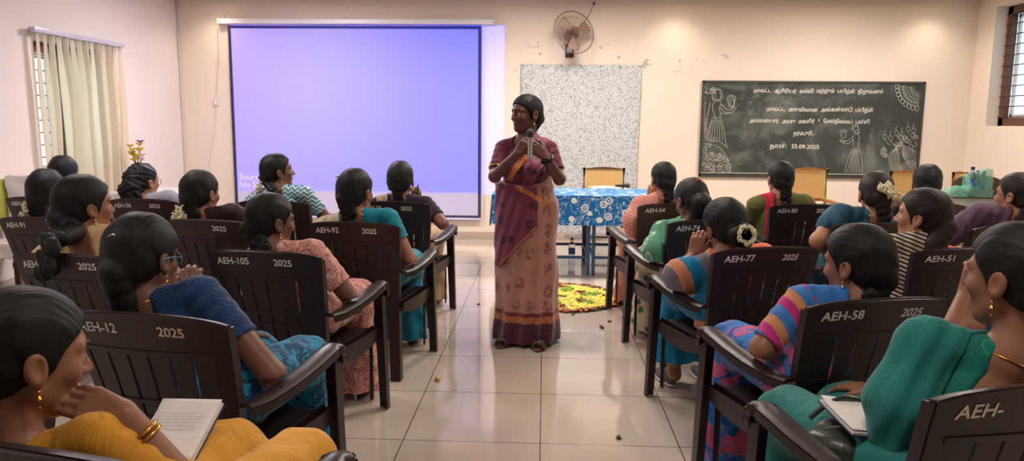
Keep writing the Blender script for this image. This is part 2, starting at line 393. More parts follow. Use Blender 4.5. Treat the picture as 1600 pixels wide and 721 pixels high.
# ---- projector screen
tl=at(355,38,1,YB-.06); br=at(751,342,1,YB-.06)
sx0,sx1,sz1,sz0=tl[0],br[0],tl[2]-.01,br[2]; cx=(sx0+sx1)/2
ps=empty('projector_screen',(cx,YB-.045,sz0),0,'large pull-down projector screen with black border on the back wall','projector screen')
SW,SH=(sx1-sx0)/2,sz1-sz0
b1=at(343,31,1,YB-.06)[0]-cx; b2=at(770,36,1,YB-.06)[0]-cx
MB().box(((b1+b2)/2,0,SH+.045),((b2-b1)/2,.035,.03),bev=.008).build('screen_housing',plain('screen housing white metal',(225,222,225),.35),ps)
MB().box((b1-.012,0,SH+.045),(.012,.04,.035),bev=.006).box((b2+.012,0,SH+.045),(.012,.04,.035),bev=.006).box((b1+.03,.03,SH+.085),(.012,.0145,.03)).box((b2-.03,.03,SH+.085),(.012,.0145,.03)).build('end_cap',plain('end cap plastic',(205,200,205),.4),ps)
MB().box((0,0,SH/2),(SW,.0015,SH/2)).build('screen_fabric',plain('black screen border',(14,14,20),.7),ps)
bw=.035
MB().box((0,-.003,SH/2),(SW-bw,.001,SH/2-bw)).build('screen_surface',plain('matte grey-white screen',(142,140,150),.85,spec=.2,var=.01),ps)
MB().tube([(-SW,0,-.01),(SW,0,-.01)],.014,12).build('bottom_bar',plain('screen weight bar',(190,188,200),.35,metal=.3),ps)
CAP=plain('pale lettering for projected caption light',(200,200,212),.85,spec=.1,var=.0)  # paler lettering stands in for the projected caption's light
for s,px,py,sz in (('Source :',373,281,.105),('No',373,293,.105),('Signal',393.5,293,.105)):
    q=at(px,py,1,YB-.065); me=text_mesh(s,sz,.0003); o=link_mesh('caption',me,CAP,ps,False); o.rotation_euler=(PI/2,0,0); o.location=(q[0]-cx,-.0052,q[2]-sz0)
# ---- ceiling downlights near the back wall, added unseen panels to light the wall and people
HOUS=plain('downlight trim',(225,225,222),.35); LED=emis('warm lamp diffuser',(255,226,190),14); LEDP=emis('added panel diffuser',(255,244,232),7)
def lamp(kind,loc,e,c,sz,spot=None,shape='DISK'):
    L=bpy.data.lights.new(kind,'SPOT' if spot else 'AREA'); L.energy=e; L.color=c
    if spot: L.spot_size=spot; L.spot_blend=.9; L.shadow_soft_size=sz
    else: L.shape=shape; L.size=sz
    o=bpy.data.objects.new(kind,L); COL.objects.link(o); o.location=loc; return o
for i,(px,w) in enumerate(((330,'above the left end of the projector screen'),(1062,'between the wall fan and the blackboard'),(1472,'nearest the right wall, past the blackboard'))):
    X=at(px,10,1,YB-.28)[0]
    r=empty('ceiling_downlight',(X,YB-.30,ZC),0,'small round recessed downlight '+w,'ceiling light')
    MB().lathe([(.062,-.001),(.078,-.001),(.078,-.012),(.060,-.014)],n=24,cap=False).build('trim_ring',HOUS,r)
    MB().lathe([(.0,-.006),(.060,-.006),(.060,-.009),(0,-.009)],n=24,cap=False).build('diffuser',LED,r)
    l=lamp('downlight_lamp',(0,0,-.03),17,(1,.80,.60),.05,math.radians(130)); l.parent=r
for X in (-2.6,.3,3.2):
    for Y in (1.2,4.4,7.3):
        w={-2.6:'left',.3:'middle',3.2:'right'}[X]+' file, '+{1.2:'over the near seats',4.4:'over the middle seats',7.3:'over the front of the room'}[Y]
        r=empty('added_ceiling_panel',(X,Y,ZC),0,'added unseen led ceiling panel in the '+w,'ceiling light')
        MB().box((0,0,-.012),(.30,.30,.012),bev=.004).build('panel_frame',HOUS,r); MB().box((0,0,-.026),(.27,.27,.003)).build('diffuser',LEDP,r)
        l=lamp('added_panel_lamp',(0,0,-.04),{1.2:15,4.4:30,7.3:70}[Y],(1,.89,.78) if X>0 else (1,.90,.97),.5,shape='SQUARE'); l.parent=r  # left panels tinted pink to add the purple cast on that side
# ---- ceiling projector (real light onto the screen)
Pp=(-1.9,3.9,2.45)
pr=empty('ceiling_projector',Pp,0,'white projector hanging from the ceiling in front of the screen','projector')
MB().box((0,-.14,0),(.16,.12,.05),bev=.015).build('projector_body',plain('projector white plastic',(222,222,222),.4),pr)
MB().tube([(0,-.14,.05),(0,-.14,ZC-Pp[2])],.018,12).build('mount_pole',HOUS,pr)
MB().tube([(.06,-.03,0),(.06,.0,0)],.03,16).build('lens',plain('projector lens ring',(25,25,28),.2),pr)
L=bpy.data.lights.new('projector_beam','SPOT'); L.spot_size=math.radians(120); L.spot_blend=0; L.shadow_soft_size=.004; L.energy=1.
lo=bpy.data.objects.new('projector_beam',L); COL.objects.link(lo); lo.parent=pr; lo.location=(.06,.03,0); lo.rotation_euler=(PI/2,0,0)
lp=(Pp[0]+.06,Pp[1]+.03,Pp[2]); D=YB-.065-lp[1]; D2=YB-lp[1]
pX0=at(360,100,1,YB-.065)[0]; pX1=at(788,100,1,YB)[0]; pZ1=at(788,40,1,YB)[2]; pZ0=at(560,299,1,YB-.065)[2]
L.use_nodes=True; nt=L.node_tree; em=nt.nodes['Emission']
tc=nt.nodes.new('ShaderNodeTexCoord'); sp=nt.nodes.new('ShaderNodeSeparateXYZ'); nt.links.new(tc.outputs['Normal'],sp.inputs[0])
def nm(op,a,b=0.,c=0.):
    n=nt.nodes.new('ShaderNodeMath'); n.operation=op
    for i,v in enumerate((a,b,c)):
        if isinstance(v,(int,float)): n.inputs[i].default_value=v
        else: nt.links.new(v,n.inputs[i])
    return n.outputs[0]
az=nm('ABSOLUTE',sp.outputs[2]); u=nm('DIVIDE',sp.outputs[0],az); w=nm('DIVIDE',sp.outputs[1],az)
def sst(x,a,b):
    n=nt.nodes.new('ShaderNodeMapRange'); n.interpolation_type='SMOOTHSTEP'; nt.links.new(x,n.inputs[0]); n.inputs[1].default_value=a;n.inputs[2].default_value=b; return n.outputs[0]
ua,ub=(pX0-lp[0])/D,(pX1-lp[0])/D2; va,vb_=(pZ0-lp[2])/D,(pZ1-lp[2])/D2; ed=.002
mask=nm('MULTIPLY',nm('MULTIPLY',sst(u,ua-ed,ua+ed),sst(u,ub+ed,ub-ed)),nm('MULTIPLY',sst(w,va-ed,va+ed),sst(w,vb_+ed,vb_-ed)))
# projected picture: lilac on the left sliding to blue on the right
mixn=nt.nodes.new('ShaderNodeMix'); mixn.data_type='RGBA'; nt.links.new(sst(nm('ADD',u,nm('MULTIPLY',w,-.35)),ua-.1,ub+.12),mixn.inputs[0])
mixn.inputs[6].default_value=(.24,.17,1.,1); mixn.inputs[7].default_value=(.0,.045,1.,1)
u2=(sx1-lp[0])/D; v2=(sz0-lp[2])/D
low=nm('MULTIPLY',nm('MULTIPLY',sst(u,ua-ed,ua+ed),sst(u,u2+ed,u2-ed)),nm('MULTIPLY',sst(w,v2-ed,v2+ed),sst(w,va+ed,va-ed)))  # pale band added below the picture to brighten the lower screen
m2=nt.nodes.new('ShaderNodeMix'); m2.data_type='RGBA'; nt.links.new(low,m2.inputs[0]); nt.links.new(mixn.outputs[2],m2.inputs[6]); m2.inputs[7].default_value=(.30,.25,.32,1)
nt.links.new(m2.outputs[2],em.inputs[0])
PROJ_E=4000.
# 1/cos^4 correction so the picture is evenly lit
r2=nm('ADD',1.,nm('ADD',nm('MULTIPLY',u,u),nm('MULTIPLY',w,w)))
nt.links.new(nm('MULTIPLY',nm('MULTIPLY',nm('ADD',mask,low),nm('MULTIPLY',r2,nm('POWER',r2,.5))),PROJ_E),em.inputs[1])
# ---- wall fan
fc=at(897,50,1,YB-.32); fb=at(890,80,1,YB)
fn_=empty('wall_fan',(fb[0],YB,fb[2]),0,'brown wall-mounted fan with wire cage above the hung floral cloth','fan')
FB=plain('fan brown plastic',(92,72,62),.4); FW=plain('fan grey plastic',(170,165,165),.4); CG=plain('fan cage wire',(120,100,88),.4,metal=.3)
MB().box((0,-.02,0),(.05,.02,.075),bev=.01).build('wall_bracket',plain('fan bracket black',(40,36,38),.4),fn_)
MB().box((0,-.045,.01),(.03,.008,.035),bev=.004).build('control_panel',FW,fn_)
m=MB(); m.ball((0,-.046,.0-.015),.014,10); m.build('speed_knob',FB,fn_)
dz=fc[2]-fb[2]; dx=fc[0]-fb[0]
MB().tube([(0,-.03,.04),(0,-.09,.12),(0,-.16,dz)],[.02,.022,.03],12).build('neck',FB,fn_)
FR=_rz(math.radians(24))@_rx(math.radians(-14))
hub=np.array((0.0,-.17,dz)); ctr=np.array((dx,-.30,dz))
hd=empty('fan_head',tuple(ctr)); hd.parent=fn_; mm=Matrix([list(r) for r in FR]).to_4x4(); mm.translation=Vector(ctr); hd.matrix_local=mm
MB().tube([(0,.15,0),(0,.03,0)],[.06,.075],20).build('motor_housing',FB,hd)
m=MB(); R0=.245
m.tube([(R0*math.cos(a),0,R0*math.sin(a)) for a in np.linspace(0,2*PI,48,endpoint=False)],.006,8,closed=True,up=(0,1,0))
for s in (-1,1):
    for k in range(40):
        a=2*PI*k/40; m.tube([(q*math.cos(a),s*.055*math.cos(q/R0*PI/2)**.6 if q<R0 else 0,q*math.sin(a)) for q in (.03,.09,.15,.20,.23,R0)],.0011,4)
    for q in (.10,.17): m.tube([(q*math.cos(a),s*.055*math.cos(q/R0*PI/2)**.6,q*math.sin(a)) for a in np.linspace(0,2*PI,40,endpoint=False)],.0012,4,closed=True,up=(0,1,0))
m.build('wire_cage',CG,hd)
MB().tube([(0,-.062,0),(0,-.05,0)],.035,20).build('cage_badge',FB,hd)
bm_=plain('fan blade plastic',(150,125,110),.35)
for k in range(3):
    a0=2*PI*k/3+.4
    def bf(u,v,a0=a0):
        r=.035+.175*u; a=a0+(v-.5)*(.5+.9*u*(1.25-u)); return (r*math.cos(a),(v-.5)*.035,r*math.sin(a))
    MB().patch(bf,8,6,.003).build('fan_blade',bm_,hd,smooth=True)
MB().tube([(0,-.02,0),(0,.03,0)],.035,16).build('fan_hub',FB,hd)
s=at(928,6,1,YB); 
MB().box((s[0],YB-.012,s[2]),(.035,.012,.035),bev=.004)
so=empty('wall_socket',(s[0],YB,s[2]),0,'small white wall socket near the ceiling above the fan','socket'); MB().box((0,-.01,0),(.04,.01,.04),bev=.004).build('socket_plate',plain('socket plate',(225,215,205),.4),so); MB().tube([(0,-.02,0),(0,-.04,0)],.016,12).build('plug',FB,so)
m=MB(); m.tube([(s[0],YB-.04,s[2]),(s[0]-.06,YB-.06,s[2]-.14),(fc[0]+.03,YB-.12,fc[2]+.02)],.004,6); tag(m.build('fan_cable',FB),'thin dark cable running from the wall socket down to the fan','cable')
# ---- hung floral cloth behind the table
t=NT('floral printed cotton'); v=t.coord()
vr=t.node('ShaderNodeMapping'); t.link(v,vr.inputs[0]); vr.inputs['Rotation'].default_value=(0,.6,0); vr.inputs['Scale'].default_value=(1,1,.5)
d=t.vor(vr.outputs[0],52).outputs['Distance']; f=t.ss(d,.30,.20)
vr2=t.node('ShaderNodeMapping'); t.link(v,vr2.inputs[0]); vr2.inputs['Rotation'].default_value=(0,-.7,0); vr2.inputs['Scale'].default_value=(1,1,.45)
d2=t.vor(vr2.outputs[0],64).outputs['Distance']; f2=t.ss(d2,.26,.18)
col=t.mix(f,lin((196,198,200)),lin((132,138,150))); col=t.mix(f2,col,lin((108,114,112)))
w2=t.ss(t.math('ABSOLUTE',t.math('SUBTRACT',t.noise(v,22,2,.5,1),.5)),.02,.008); col=t.mix(w2,col,lin((130,135,128)))
t.base(col,.8,.2); FLC=t.m
c0=at(815,100,1,YB-.02); c1=at(1002,103,1,YB-.02); c2=at(990,372,1,YB-.02)
hx=(c1[0]-c0[0])/2; Hh=c0[2]-.03
hc=empty('hung_cloth',((c0[0]+c1[0])/2,YB-.012,.03),0,'pale grey floral printed cloth pinned flat on the back wall behind the table','cloth')
def hf(u,v): return ((u-.5)*2*hx*(1-.012*math.sin(v*5)),-.006-.005*math.sin(u*31)*(1-v)-.004*math.sin(u*13+v*6),Hh*v-.006*math.sin(u*PI)*(v>.5))
MB().patch(hf,60,24,.002).build('cloth_sheet',FLC,hc,smooth=True)
m=MB()
for k in range(7): m.ball(((k/6-.5)*2*(hx-.02),-.012,Hh-.02),.008,8)
m.build('pin',plain('steel pin',(90,90,95),.3,metal=.8),hc)
# ---- blackboard
q0=at(1098,126,1,YB-.03); q1=at(1444,129,1,YB-.03); q2=at(1437,276,1,YB-.03); q3=at(1092,276,1,YB-.03)
bx0,bx1=(q0[0]+q3[0])/2,(q1[0]+q2[0])/2; bz1,bz0=q0[2],q3[2]
bb=empty('blackboard',((bx0+bx1)/2,YB-.012,bz0),0,'wide dark grey blackboard covered in chalk writing and drawings','blackboard')
BW,BH=(bx1-bx0)/2,bz1-bz0
t=NT('chalk-dusted blackboard'); v=t.coord(); n1=t.noise(v,2.2,6,.65,.8); n2=t.noise(v,14,5,.7)
c=t.mix(t.ss(n1,.42,.75),lin((58,63,60)),lin((112,115,112))); c=t.mix(t.math('MULTIPLY',t.ss(n2,.62,.8),.4),c,lin((140,140,138)))
c=t.mix(t.ss(t.vor(v,9).outputs['Distance'],.055,.035),c,lin((180,176,170))); t.base(c,.8,.2); BBM=t.m
MB().box((0,0,BH/2),(BW,.012,BH/2)).build('board_panel',BBM,bb)
FRM=plain('worn black board frame',(58,56,54),.7,var=.25,bscale=30,bstr=.3)
m=MB(); m.box((0,-.012,BH-.012),(BW,.008,.014),bev=.003); m.box((-BW+.012,-.012,BH/2),(.014,.008,BH/2),bev=.003); m.box((BW-.012,-.012,BH/2),(.014,.008,BH/2),bev=.003); m.box((0,-.012,.018),(BW,.008,.022),bev=.003); m.build('board_frame',FRM,bb)
MB().box((0,-.024,.046),(BW-.02,.010,.003)).build('chalk_ledge',plain('pale ledge edge',(205,200,190),.6),bb)
CH=plain('white chalk',(214,212,206),.95,spec=.1,var=.2,bscale=200,bstr=.4)
LINES=[('மாவட்ட   ஆசிரியர்   கல்வி   மற்றும்   பயிற்சி   நிறுவனம்',1178,1380,142,.060),
       ('மாவட்ட,   அளவிலான   அங்கன்வாடி   பயிற்சி',1198,1364,171,.060),
       ('அவ்வையார்   அரசு   மகளிர் * ேமல்நிைலப்   பள்ளி',1171,1359,189,.060),
       ('தர்மபுரி...',1240,1273,209,.062),('நாள்: 25.09.2025',1203,1280,229,.066)]
for s,x0,x1,yc,sz in LINES:      # each written word is a piece of its own
    ws=[q for q in s.split(' ') if q]; ms=[]
    for q in ws:
        me=text_mesh(q,sz,.0004,.0006); a=mesh_xy(me); a[:,0]-=a[:,0].min(); ms.append((me,a,a[:,0].max()))
    p0=at(x0,yc,1,YB-.03); W=at(x1,yc,1,YB-.03)[0]-p0[0]; gap=sz*.75; k=W/(sum(m_[2] for m_ in ms)+gap*(len(ms)-1)); x=0.
    for me,a,w_ in ms:
        a[:,0]*=k; a[:,1]+=-sz*.30+.004*np.sin((a[:,0]+x)*9); a[:,0]-=w_*k/2; set_xy(me,a); o=link_mesh('chalk_writing',me,CH,bb,False); o.rotation_euler=(PI/2,0,0); o.location=(p0[0]+x+w_*k/2-bb.location.x,-.0135,p0[2]-bz0); x+=(w_+gap)*k
def B(px,py):
    q=at(px,py,1,YB-.03); return (q[0]-bb.location.x,-.0135,q[2]-bz0)
def chalk(name,lines,w=.0035):
    m=MB()
    for l in lines:
        if len(l)<2: continue
        pts=[np.array(B(*p)) for p in l]
        for a,b in zip(pts[:-1],pts[1:]):
            d=b-a; L_=np.linalg.norm(d)
            if L_<1e-5: continue
            nrm=np.array((-d[2],0,d[0]))/L_*w/2; e=d/L_*w*.3
            m.add([a-e+nrm,b+e+nrm,b+e-nrm,a-e-nrm],[(0,1,2,3)])
    return m.build(name,CH,bb,auto=False)
def arc(cx,cy,rx,ry,a0,a1,n=14): return [(cx+rx*math.cos(math.radians(a0+(a1-a0)*i/n)),cy+ry*math.sin(math.radians(a0+(a1-a0)*i/n))) for i in range(n+1)]
def spl(*p):
    out=[]
    for i in range(len(p)-1):
        a=p[max(i-1,0)];b=p[i];c=p[i+1];d=p[min(i+2,len(p)-1)]
        for k in range(6):
            t_=k/6; out.append(tuple(.5*((2*b[j])+(-a[j]+c[j])*t_+(2*a[j]-5*b[j]+4*c[j]-d[j])*t_**2+(-a[j]+3*b[j]-3*c[j]+d[j])*t_**3) for j in (0,1)))
    return out+[p[-1]]
g1=[arc(1121,149,8,9,0,360,18),arc(1122,150,5,6,-60,200),arc(1120,143,7,4,180,360),arc(1116,151,3,6,90,300),spl((1118,158),(1114,163),(1114,172),(1118,183),(1117,186)),spl((1124,157),(1127,162),(1124,170),(1126,178),(1125,183)),
 spl((1127,162),(1134,170),(1141,172),(1148,166)),spl((1125,168),(1134,176),(1143,176),(1151,167)),spl((1125,176),(1133,178),(1142,176)),arc(1143,160,5,9,0,360,16),arc(1144,161,3,6,0,360,12),arc(1143,155,7,6,150,390),
 spl((1113,183),(1120,185),(1127,183)),spl((1113,186),(1108,200),(1103,218)),spl((1127,185),(1131,200),(1133,215),(1136,232)),spl((1103,218),(1113,221),(1124,221),(1134,228)),
 *[spl((1114+2.2*k,187),(1110+3.6*k,202),(1106+4.6*k,219)) for k in range(6)],spl((1110,160),(1107,175),(1104,190),(1103,205))]
chalk('chalk_figure',g1)
g2=[*[arc(1104,268,r,r,-90,0 if r>12 else 30,12) for r in (6,8,10,12)],spl((1099,224),(1110,226),(1122,230),(1132,240),(1139,254),(1142,268))]
rng=random.Random(5)
for k in range(70):
    x=1100+rng.random()*40; y=226+(x-1100)*.55*(x>1112)+rng.random()*40
    if y<270 and x<1100+ (y-215)*.9+4: g2.append(arc(x,y,rng.uniform(1.5,4),rng.uniform(1.5,3.6),rng.uniform(0,360),rng.uniform(400,680),10))
for k in range(10): g2.append(arc(1102,140+k*8,1.6,3,60,330,8))
for k in range(16): g2.append(arc(1103+rng.random()*20,137+rng.random()*9,rng.uniform(1.5,3),2,0,300,8))
chalk('chalk_border',g2,.003)
g3=[arc(1338,203,4.5,6,0,360,14),arc(1337,200,5,5,150,330),arc(1340,206,3,3,0,300),spl((1335,210),(1333,216),(1334,222),(1333,228)),spl((1341,210),(1343,217),(1341,224),(1342,230)),spl((1333,213),(1327,219),(1320,221),(1314,217)),spl((1334,218),(1327,224),(1318,224),(1313,219)),
 arc(1318,211,4,5,0,360,12),arc(1318,210,6,7,200,330),arc(1317,219,5,3,0,180),spl((1333,230),(1338,232),(1343,230)),spl((1332,233),(1338,235),(1343,233)),spl((1332,233),(1324,252),(1320,270)),spl((1343,233),(1347,250),(1347,270)),*[spl((1333+1.6*k,235),(1329+2.6*k,252),(1323+4*k,270)) for k in range(6)]]
chalk('chalk_figure',g3,.003)
g4=[]
for r in (8,11,19,22,29): g4.append(arc(1436,137,r*1.05,r,90,190,18))
for k in range(8): a=math.radians(92+k*12.5); g4.append([(1436+11*math.cos(a),137+11*math.sin(a)),(1436+19*math.cos(a),137+19*math.sin(a))]); 
for k in range(9): a=math.radians(95+k*11); g4.append(arc(1436+34*math.cos(a),137+33*math.sin(a),3,4,0,360,8)); g4.append(arc(1436+25.5*math.cos(a),137+25*math.sin(a),1.6,1.6,0,360,6))
chalk('chalk_mandala',g4,.0035)
g5=[]
for k in range(7): g5.append(spl((1403-1.5*k+4,226),(1391+k*2.3,240),(1390+k*2.6,256),(1397+k*2.6,271)))
for k in range(9): g5.append(spl((1410,226+k*2),(1420,232+k*3.4),(1432,238+k*4)))
for k in range(5): g5.append(arc(1385+k*.5,238,9-k*1.4,8-k*1.2,80,260))
for k in range(6): x=1383+k*9; y=214-k*3+(k%2)*5; g5.append(arc(x,y,3,4,0,360,10)); g5.append(spl((x,y+4),(x+4,y+10),(x+9,y+14))); g5.append(spl((x,y-4),(x-1,y-8),(x+1,y-11)))
for k in range(22): g5.append(arc(1400+rng.random()*34,212+rng.random()*26,rng.uniform(2,4.5),rng.uniform(2,4),rng.random()*360,rng.uniform(400,600),9))
for k in range(6): g5.append(arc(1424,266,3+k*3,2+k*2.4,180,330))
chalk('chalk_bird',g5,.003)
# ------------------------------------------------------------------ moulded plastic armchair
t=NT('dark brown moulded plastic'); v=t.coord(); n=t.noise(v,4,5,.6)
c=t.mix(n,lin((36,24,25)),lin((47,32,32))); c=t.mix(t.math('MULTIPLY',t.ss(t.noise(v,35,6,.75),.62,.75),.18),c,lin((120,105,98)))
t.base(c,t.math('ADD',.30,t.math('MULTIPLY',t.noise(v,7,4),.2)),.45); t.bump(t.noise(v,350,2),.12,.001); PL=t.m
PAINT=plain('white stencil paint',(228,226,222),.6,var=.12)
def hw(z): return .205+.045*min(1,max(0,(z-.40)/.46))     # half width of the back at height z
def bk(x,z):                                                # depth of the back surface
    s=max(0.,(z-.40)/.46); u=x/hw(z); return -.195-.115*s**1.25-.022*(1-u*u)
def bpatch(m,u0,u1,z0,z1,th,nu=8,nv=8,topcurve=False,off=0.):
    def fn(u,v):
        z=z0+(z1-z0)*v; U=u0+(u1-u0)*u
        if topcurve: z+=.014*(1-U*U)*v-.010*(abs(U)**6)*v
        x=U*hw(z); return (x,bk(x,z)+off,z)
    m.patch(fn,nu,nv,th)
def make_chair(name='plastic_armchair'):
    r=empty(name)
    m=MB()                                   # seat shell
    def seat(u,v):
        y=-.20+.45*v; x=(u-.5)*2*(.215+.025*v); z=.425-.012*(1-(2*u-1)**2)*math.sin(v*PI)-.035*max(0,(v-.86)/.14)**2
        return (x,y,z)
    m.patch(seat,14,16,.008)
    for s in (-1,1): m.patch(lambda u,v,s=s:(s*(.215+.025*u),-.20+.45*u,.425-.045*v),10,2,.006)
    m.patch(lambda u,v:((u-.5)*.47,.25,.392-.04*v),10,2,.006)
    m.build('seat',PL,r)
    m=MB()                                   # back: head panel, slats, rails, stiles
    bpatch(m,-1,1,.765,.86,.012,18,6,True); bpatch(m,-.86,.86,.752,.768,.018,14,2)
    n=6; g=.038; W=1.66/n
    for k in range(n):
        a=-.83+k*W+(g/2 if k else 0); b=-.83+(k+1)*W-(g/2 if k<n-1 else 0); bpatch(m,a,b,.42,.77,.007,2,10)
    for z in (.60,.545,.47): bpatch(m,-.88,.88,z-.006,z+.006,.012,14,1,off=-.001)
    bpatch(m,-.88,.88,.40,.45,.010,14,3)
    for s in (-1,1):
        bpatch(m,*( (.84,1.) if s>0 else (-1.,-.84)),.38,.80,.012,3,14)
        def fl(u,v,s=s):                     # side flange turning forward
            z=.38+.465*v; x=s*hw(z)*.997; return (x,bk(x,z)+.034*u,z-.004*u)
        m.patch(fl,2,14,.007)
    def lip(u,v):                            # rolled top edge
        U=-1+2*u; z=.86+.014*(1-U*U)-.010*abs(U)**6; x=U*hw(.86); return (x,bk(x,.86)+.026*v-.003,z+.001-.006*v*v)
    m.patch(lip,20,3,.006)
    back=m.build('backrest',PL,r)
    for s in (-1,1):                         # armrest
        P=[(.238,-.225,.598),(.262,-.16,.600),(.280,-.06,.612),(.290,.06,.628),(.292,.16,.643),(.290,.225,.648),(.288,.262,.636),(.287,.280,.605),(.286,.285,.570)]
        m=MB(); Pn=[np.array((s*a,b,c)) for a,b,c in P]
        def sweep(u,v):
            q=u*(len(Pn)-1); i=min(int(max(q,0)),len(Pn)-2); f=q-i; p=Pn[i]*(1-f)+Pn[i+1]*f; w=.024+.006*math.sin(min(1,max(0,u))*PI); x=(v-.5)*2
            d=Pn[i+1]-Pn[i]; d/=np.linalg.norm(d); nn=np.array((0,-d[2],d[1])); nn/=np.linalg.norm(nn)
            return p+np.array((x*w,0,0))-nn*.007*abs(x)**3
        m.patch(sweep,24,6,.012)
        m.patch(lambda u,v,s=s: sweep(u,1. if s>0 else 0.)+np.array((0,0,-.026*v)) if u<.75 else sweep(u,1. if s>0 else 0.)+np.array((0,-.026*v,0)),24,2,.006)
        m.patch(lambda u,v,s=s: sweep(u,0. if s>0 else 1.)+np.array((0,0,-.016*v)) if u<.75 else sweep(u,0. if s>0 else 1.)+np.array((0,-.016*v,0)),24,1,.005)
        m.build('armrest',PL,r)
        m=MB()                               # front leg: face plate and side web
        m.patch(lambda u,v,s=s:(s*(.286-.058*(u)+ .012*(1-v)+.010*u*(1-v)),.287+.012*(1-v),.0+.585*v),2,8,.007)
        m.patch(lambda u,v,s=s:(s*(.286+.012*(1-v)),.287+.012*(1-v)-.050*u*(.75+.25*v),.0+.60*v),2,8,.007)
        m.patch(lambda u,v,s=s:(s*(.235+.0*u),.245-.035*u,.06+.36*v),1,2,.005)
        m.patch(lambda u,v,s=s:(s*(.232+.05*u),.262,.36+.05*v),2,1,.005)
        m.build('leg',PL,r)
        m=MB()                               # rear leg
        m.patch(lambda u,v,s=s:(s*(.205+.028*(1-v)-.050*u),-.205-.075*(1-v),.43*v),2,8,.007)
        m.patch(lambda u,v,s=s:(s*(.207+.028*(1-v)),-.205-.075*(1-v)+.050*u,.43*v),2,8,.007)
        m.build('leg',PL,r)
        m=MB()
        m.patch(lambda u,v,s=s:(s*(.232+.035*math.sin(u*PI/2)*.9),-.19+.45*u,.415-.05*v-.03*math.sin(u*PI)*v),10,2,.005); m.build('side_rail',PL,r)
    return r
def paint(chair,txt,x0,size,slant=0.):
    """painted number on the rear face of the head panel; x0 = left edge as seen from behind"""
    back=[c for c in chair.children if c.name.startswith('backrest')][0]
    me=text_mesh(txt,size,.0002,.0007); a=mesh_xy(me); z0=.806
    a[:,0]+=a[:,1]*slant
    b=a.copy(); x=x0+a[:,0]; z=z0+a[:,1]
    z=z+.010*(1-(x/.25)**2)
    for i in range(len(a)): b[i]=(x[i],bk(x[i],z[i])-.0078-a[i,2],z[i])
    set_xy(me,b); return link_mesh('painted_number' if 'A' in txt else 'painted_year',me,PAINT,back,False)
def rotz(a,v): c,s=math.cos(a),math.sin(a); return np.array((c*v[0]-s*v[1],s*v[0]+c*v[1],v[2] if len(v)>2 else 0))
CH0=make_chair(); first=[True]; CHAIRS={}
def chair_at(key,rim,yaw,num,year,label,slant=0.,ns=.040):
    a=math.radians(yaw); o=np.array((rim[0],rim[1],0))-rotz(a,(0,-.315,0)); o[2]=0
    c=CH0 if first[0] else copy_tree(CH0); first[0]=False
    c.location=Vector(o); c.rotation_euler=(0,0,a); tag(c,label,'chair','brown plastic armchairs in rows')
    if num: paint(c,num,-.205,ns)
    if year: paint(c,year,.055,ns*.95,slant)
    CHAIRS[key]=(o,a); return c
# ------------------------------------------------------------------ people
def skin(name,c):
    t=NT(name); v=t.coord(); L=lin(c)
    a=t.mix(t.noise(v,14,4,.6),tuple(x*.88 for x in L[:3])+(1,),tuple(min(1,x*1.1) for x in L[:3])+(1,)); t.base(a,.46,.4); t.bump(t.noise(v,220,2),.06,.002)
    t.b.inputs['Subsurface Weight'].default_value=0.; return t.m
SK_={'a':skin('medium brown skin',(150,102,80)),'b':skin('deep brown skin',(118,78,64)),'c':skin('light brown skin',(176,126,98)),'d':skin('dark brown skin',(98,62,54))}
LIP=plain('lip skin',(120,62,58),.4); NAIL=plain('fingernail',(206,165,150),.3)
def hairmat(name,c,sc=90):
    t=NT(name); v=t.coord(scale=(1,.07,.07)); n=t.noise(v,sc*2.2,3,.6); n2=t.noise(t.coord(scale=(1,.16,.16)),sc*.5,3,.6)
    t.base(t.mix(n,lin(c),lin(tuple(x*1.9+4 for x in c))),t.math('ADD',.42,t.math('MULTIPLY',n2,.25)),.28); t.bump(t.math('ADD',n,n2),.5,.004); return t.m
HAIR=hairmat('black oiled hair',(9,8,9)); HAIR2=hairmat('dark brown hair',(20,15,13))
GOLD=plain('yellow gold',(226,170,70),.25,metal=1.); EYEW=plain('eye white',(196,182,172),.2); IRIS=plain('dark iris',(28,16,12),.12); JAS=plain('jasmine petals',(232,226,190),.7,var=.12)
REDF=plain('red hair ribbon',(190,40,50),.6); ORF=plain('orange crossandra petals',(225,110,80),.7)
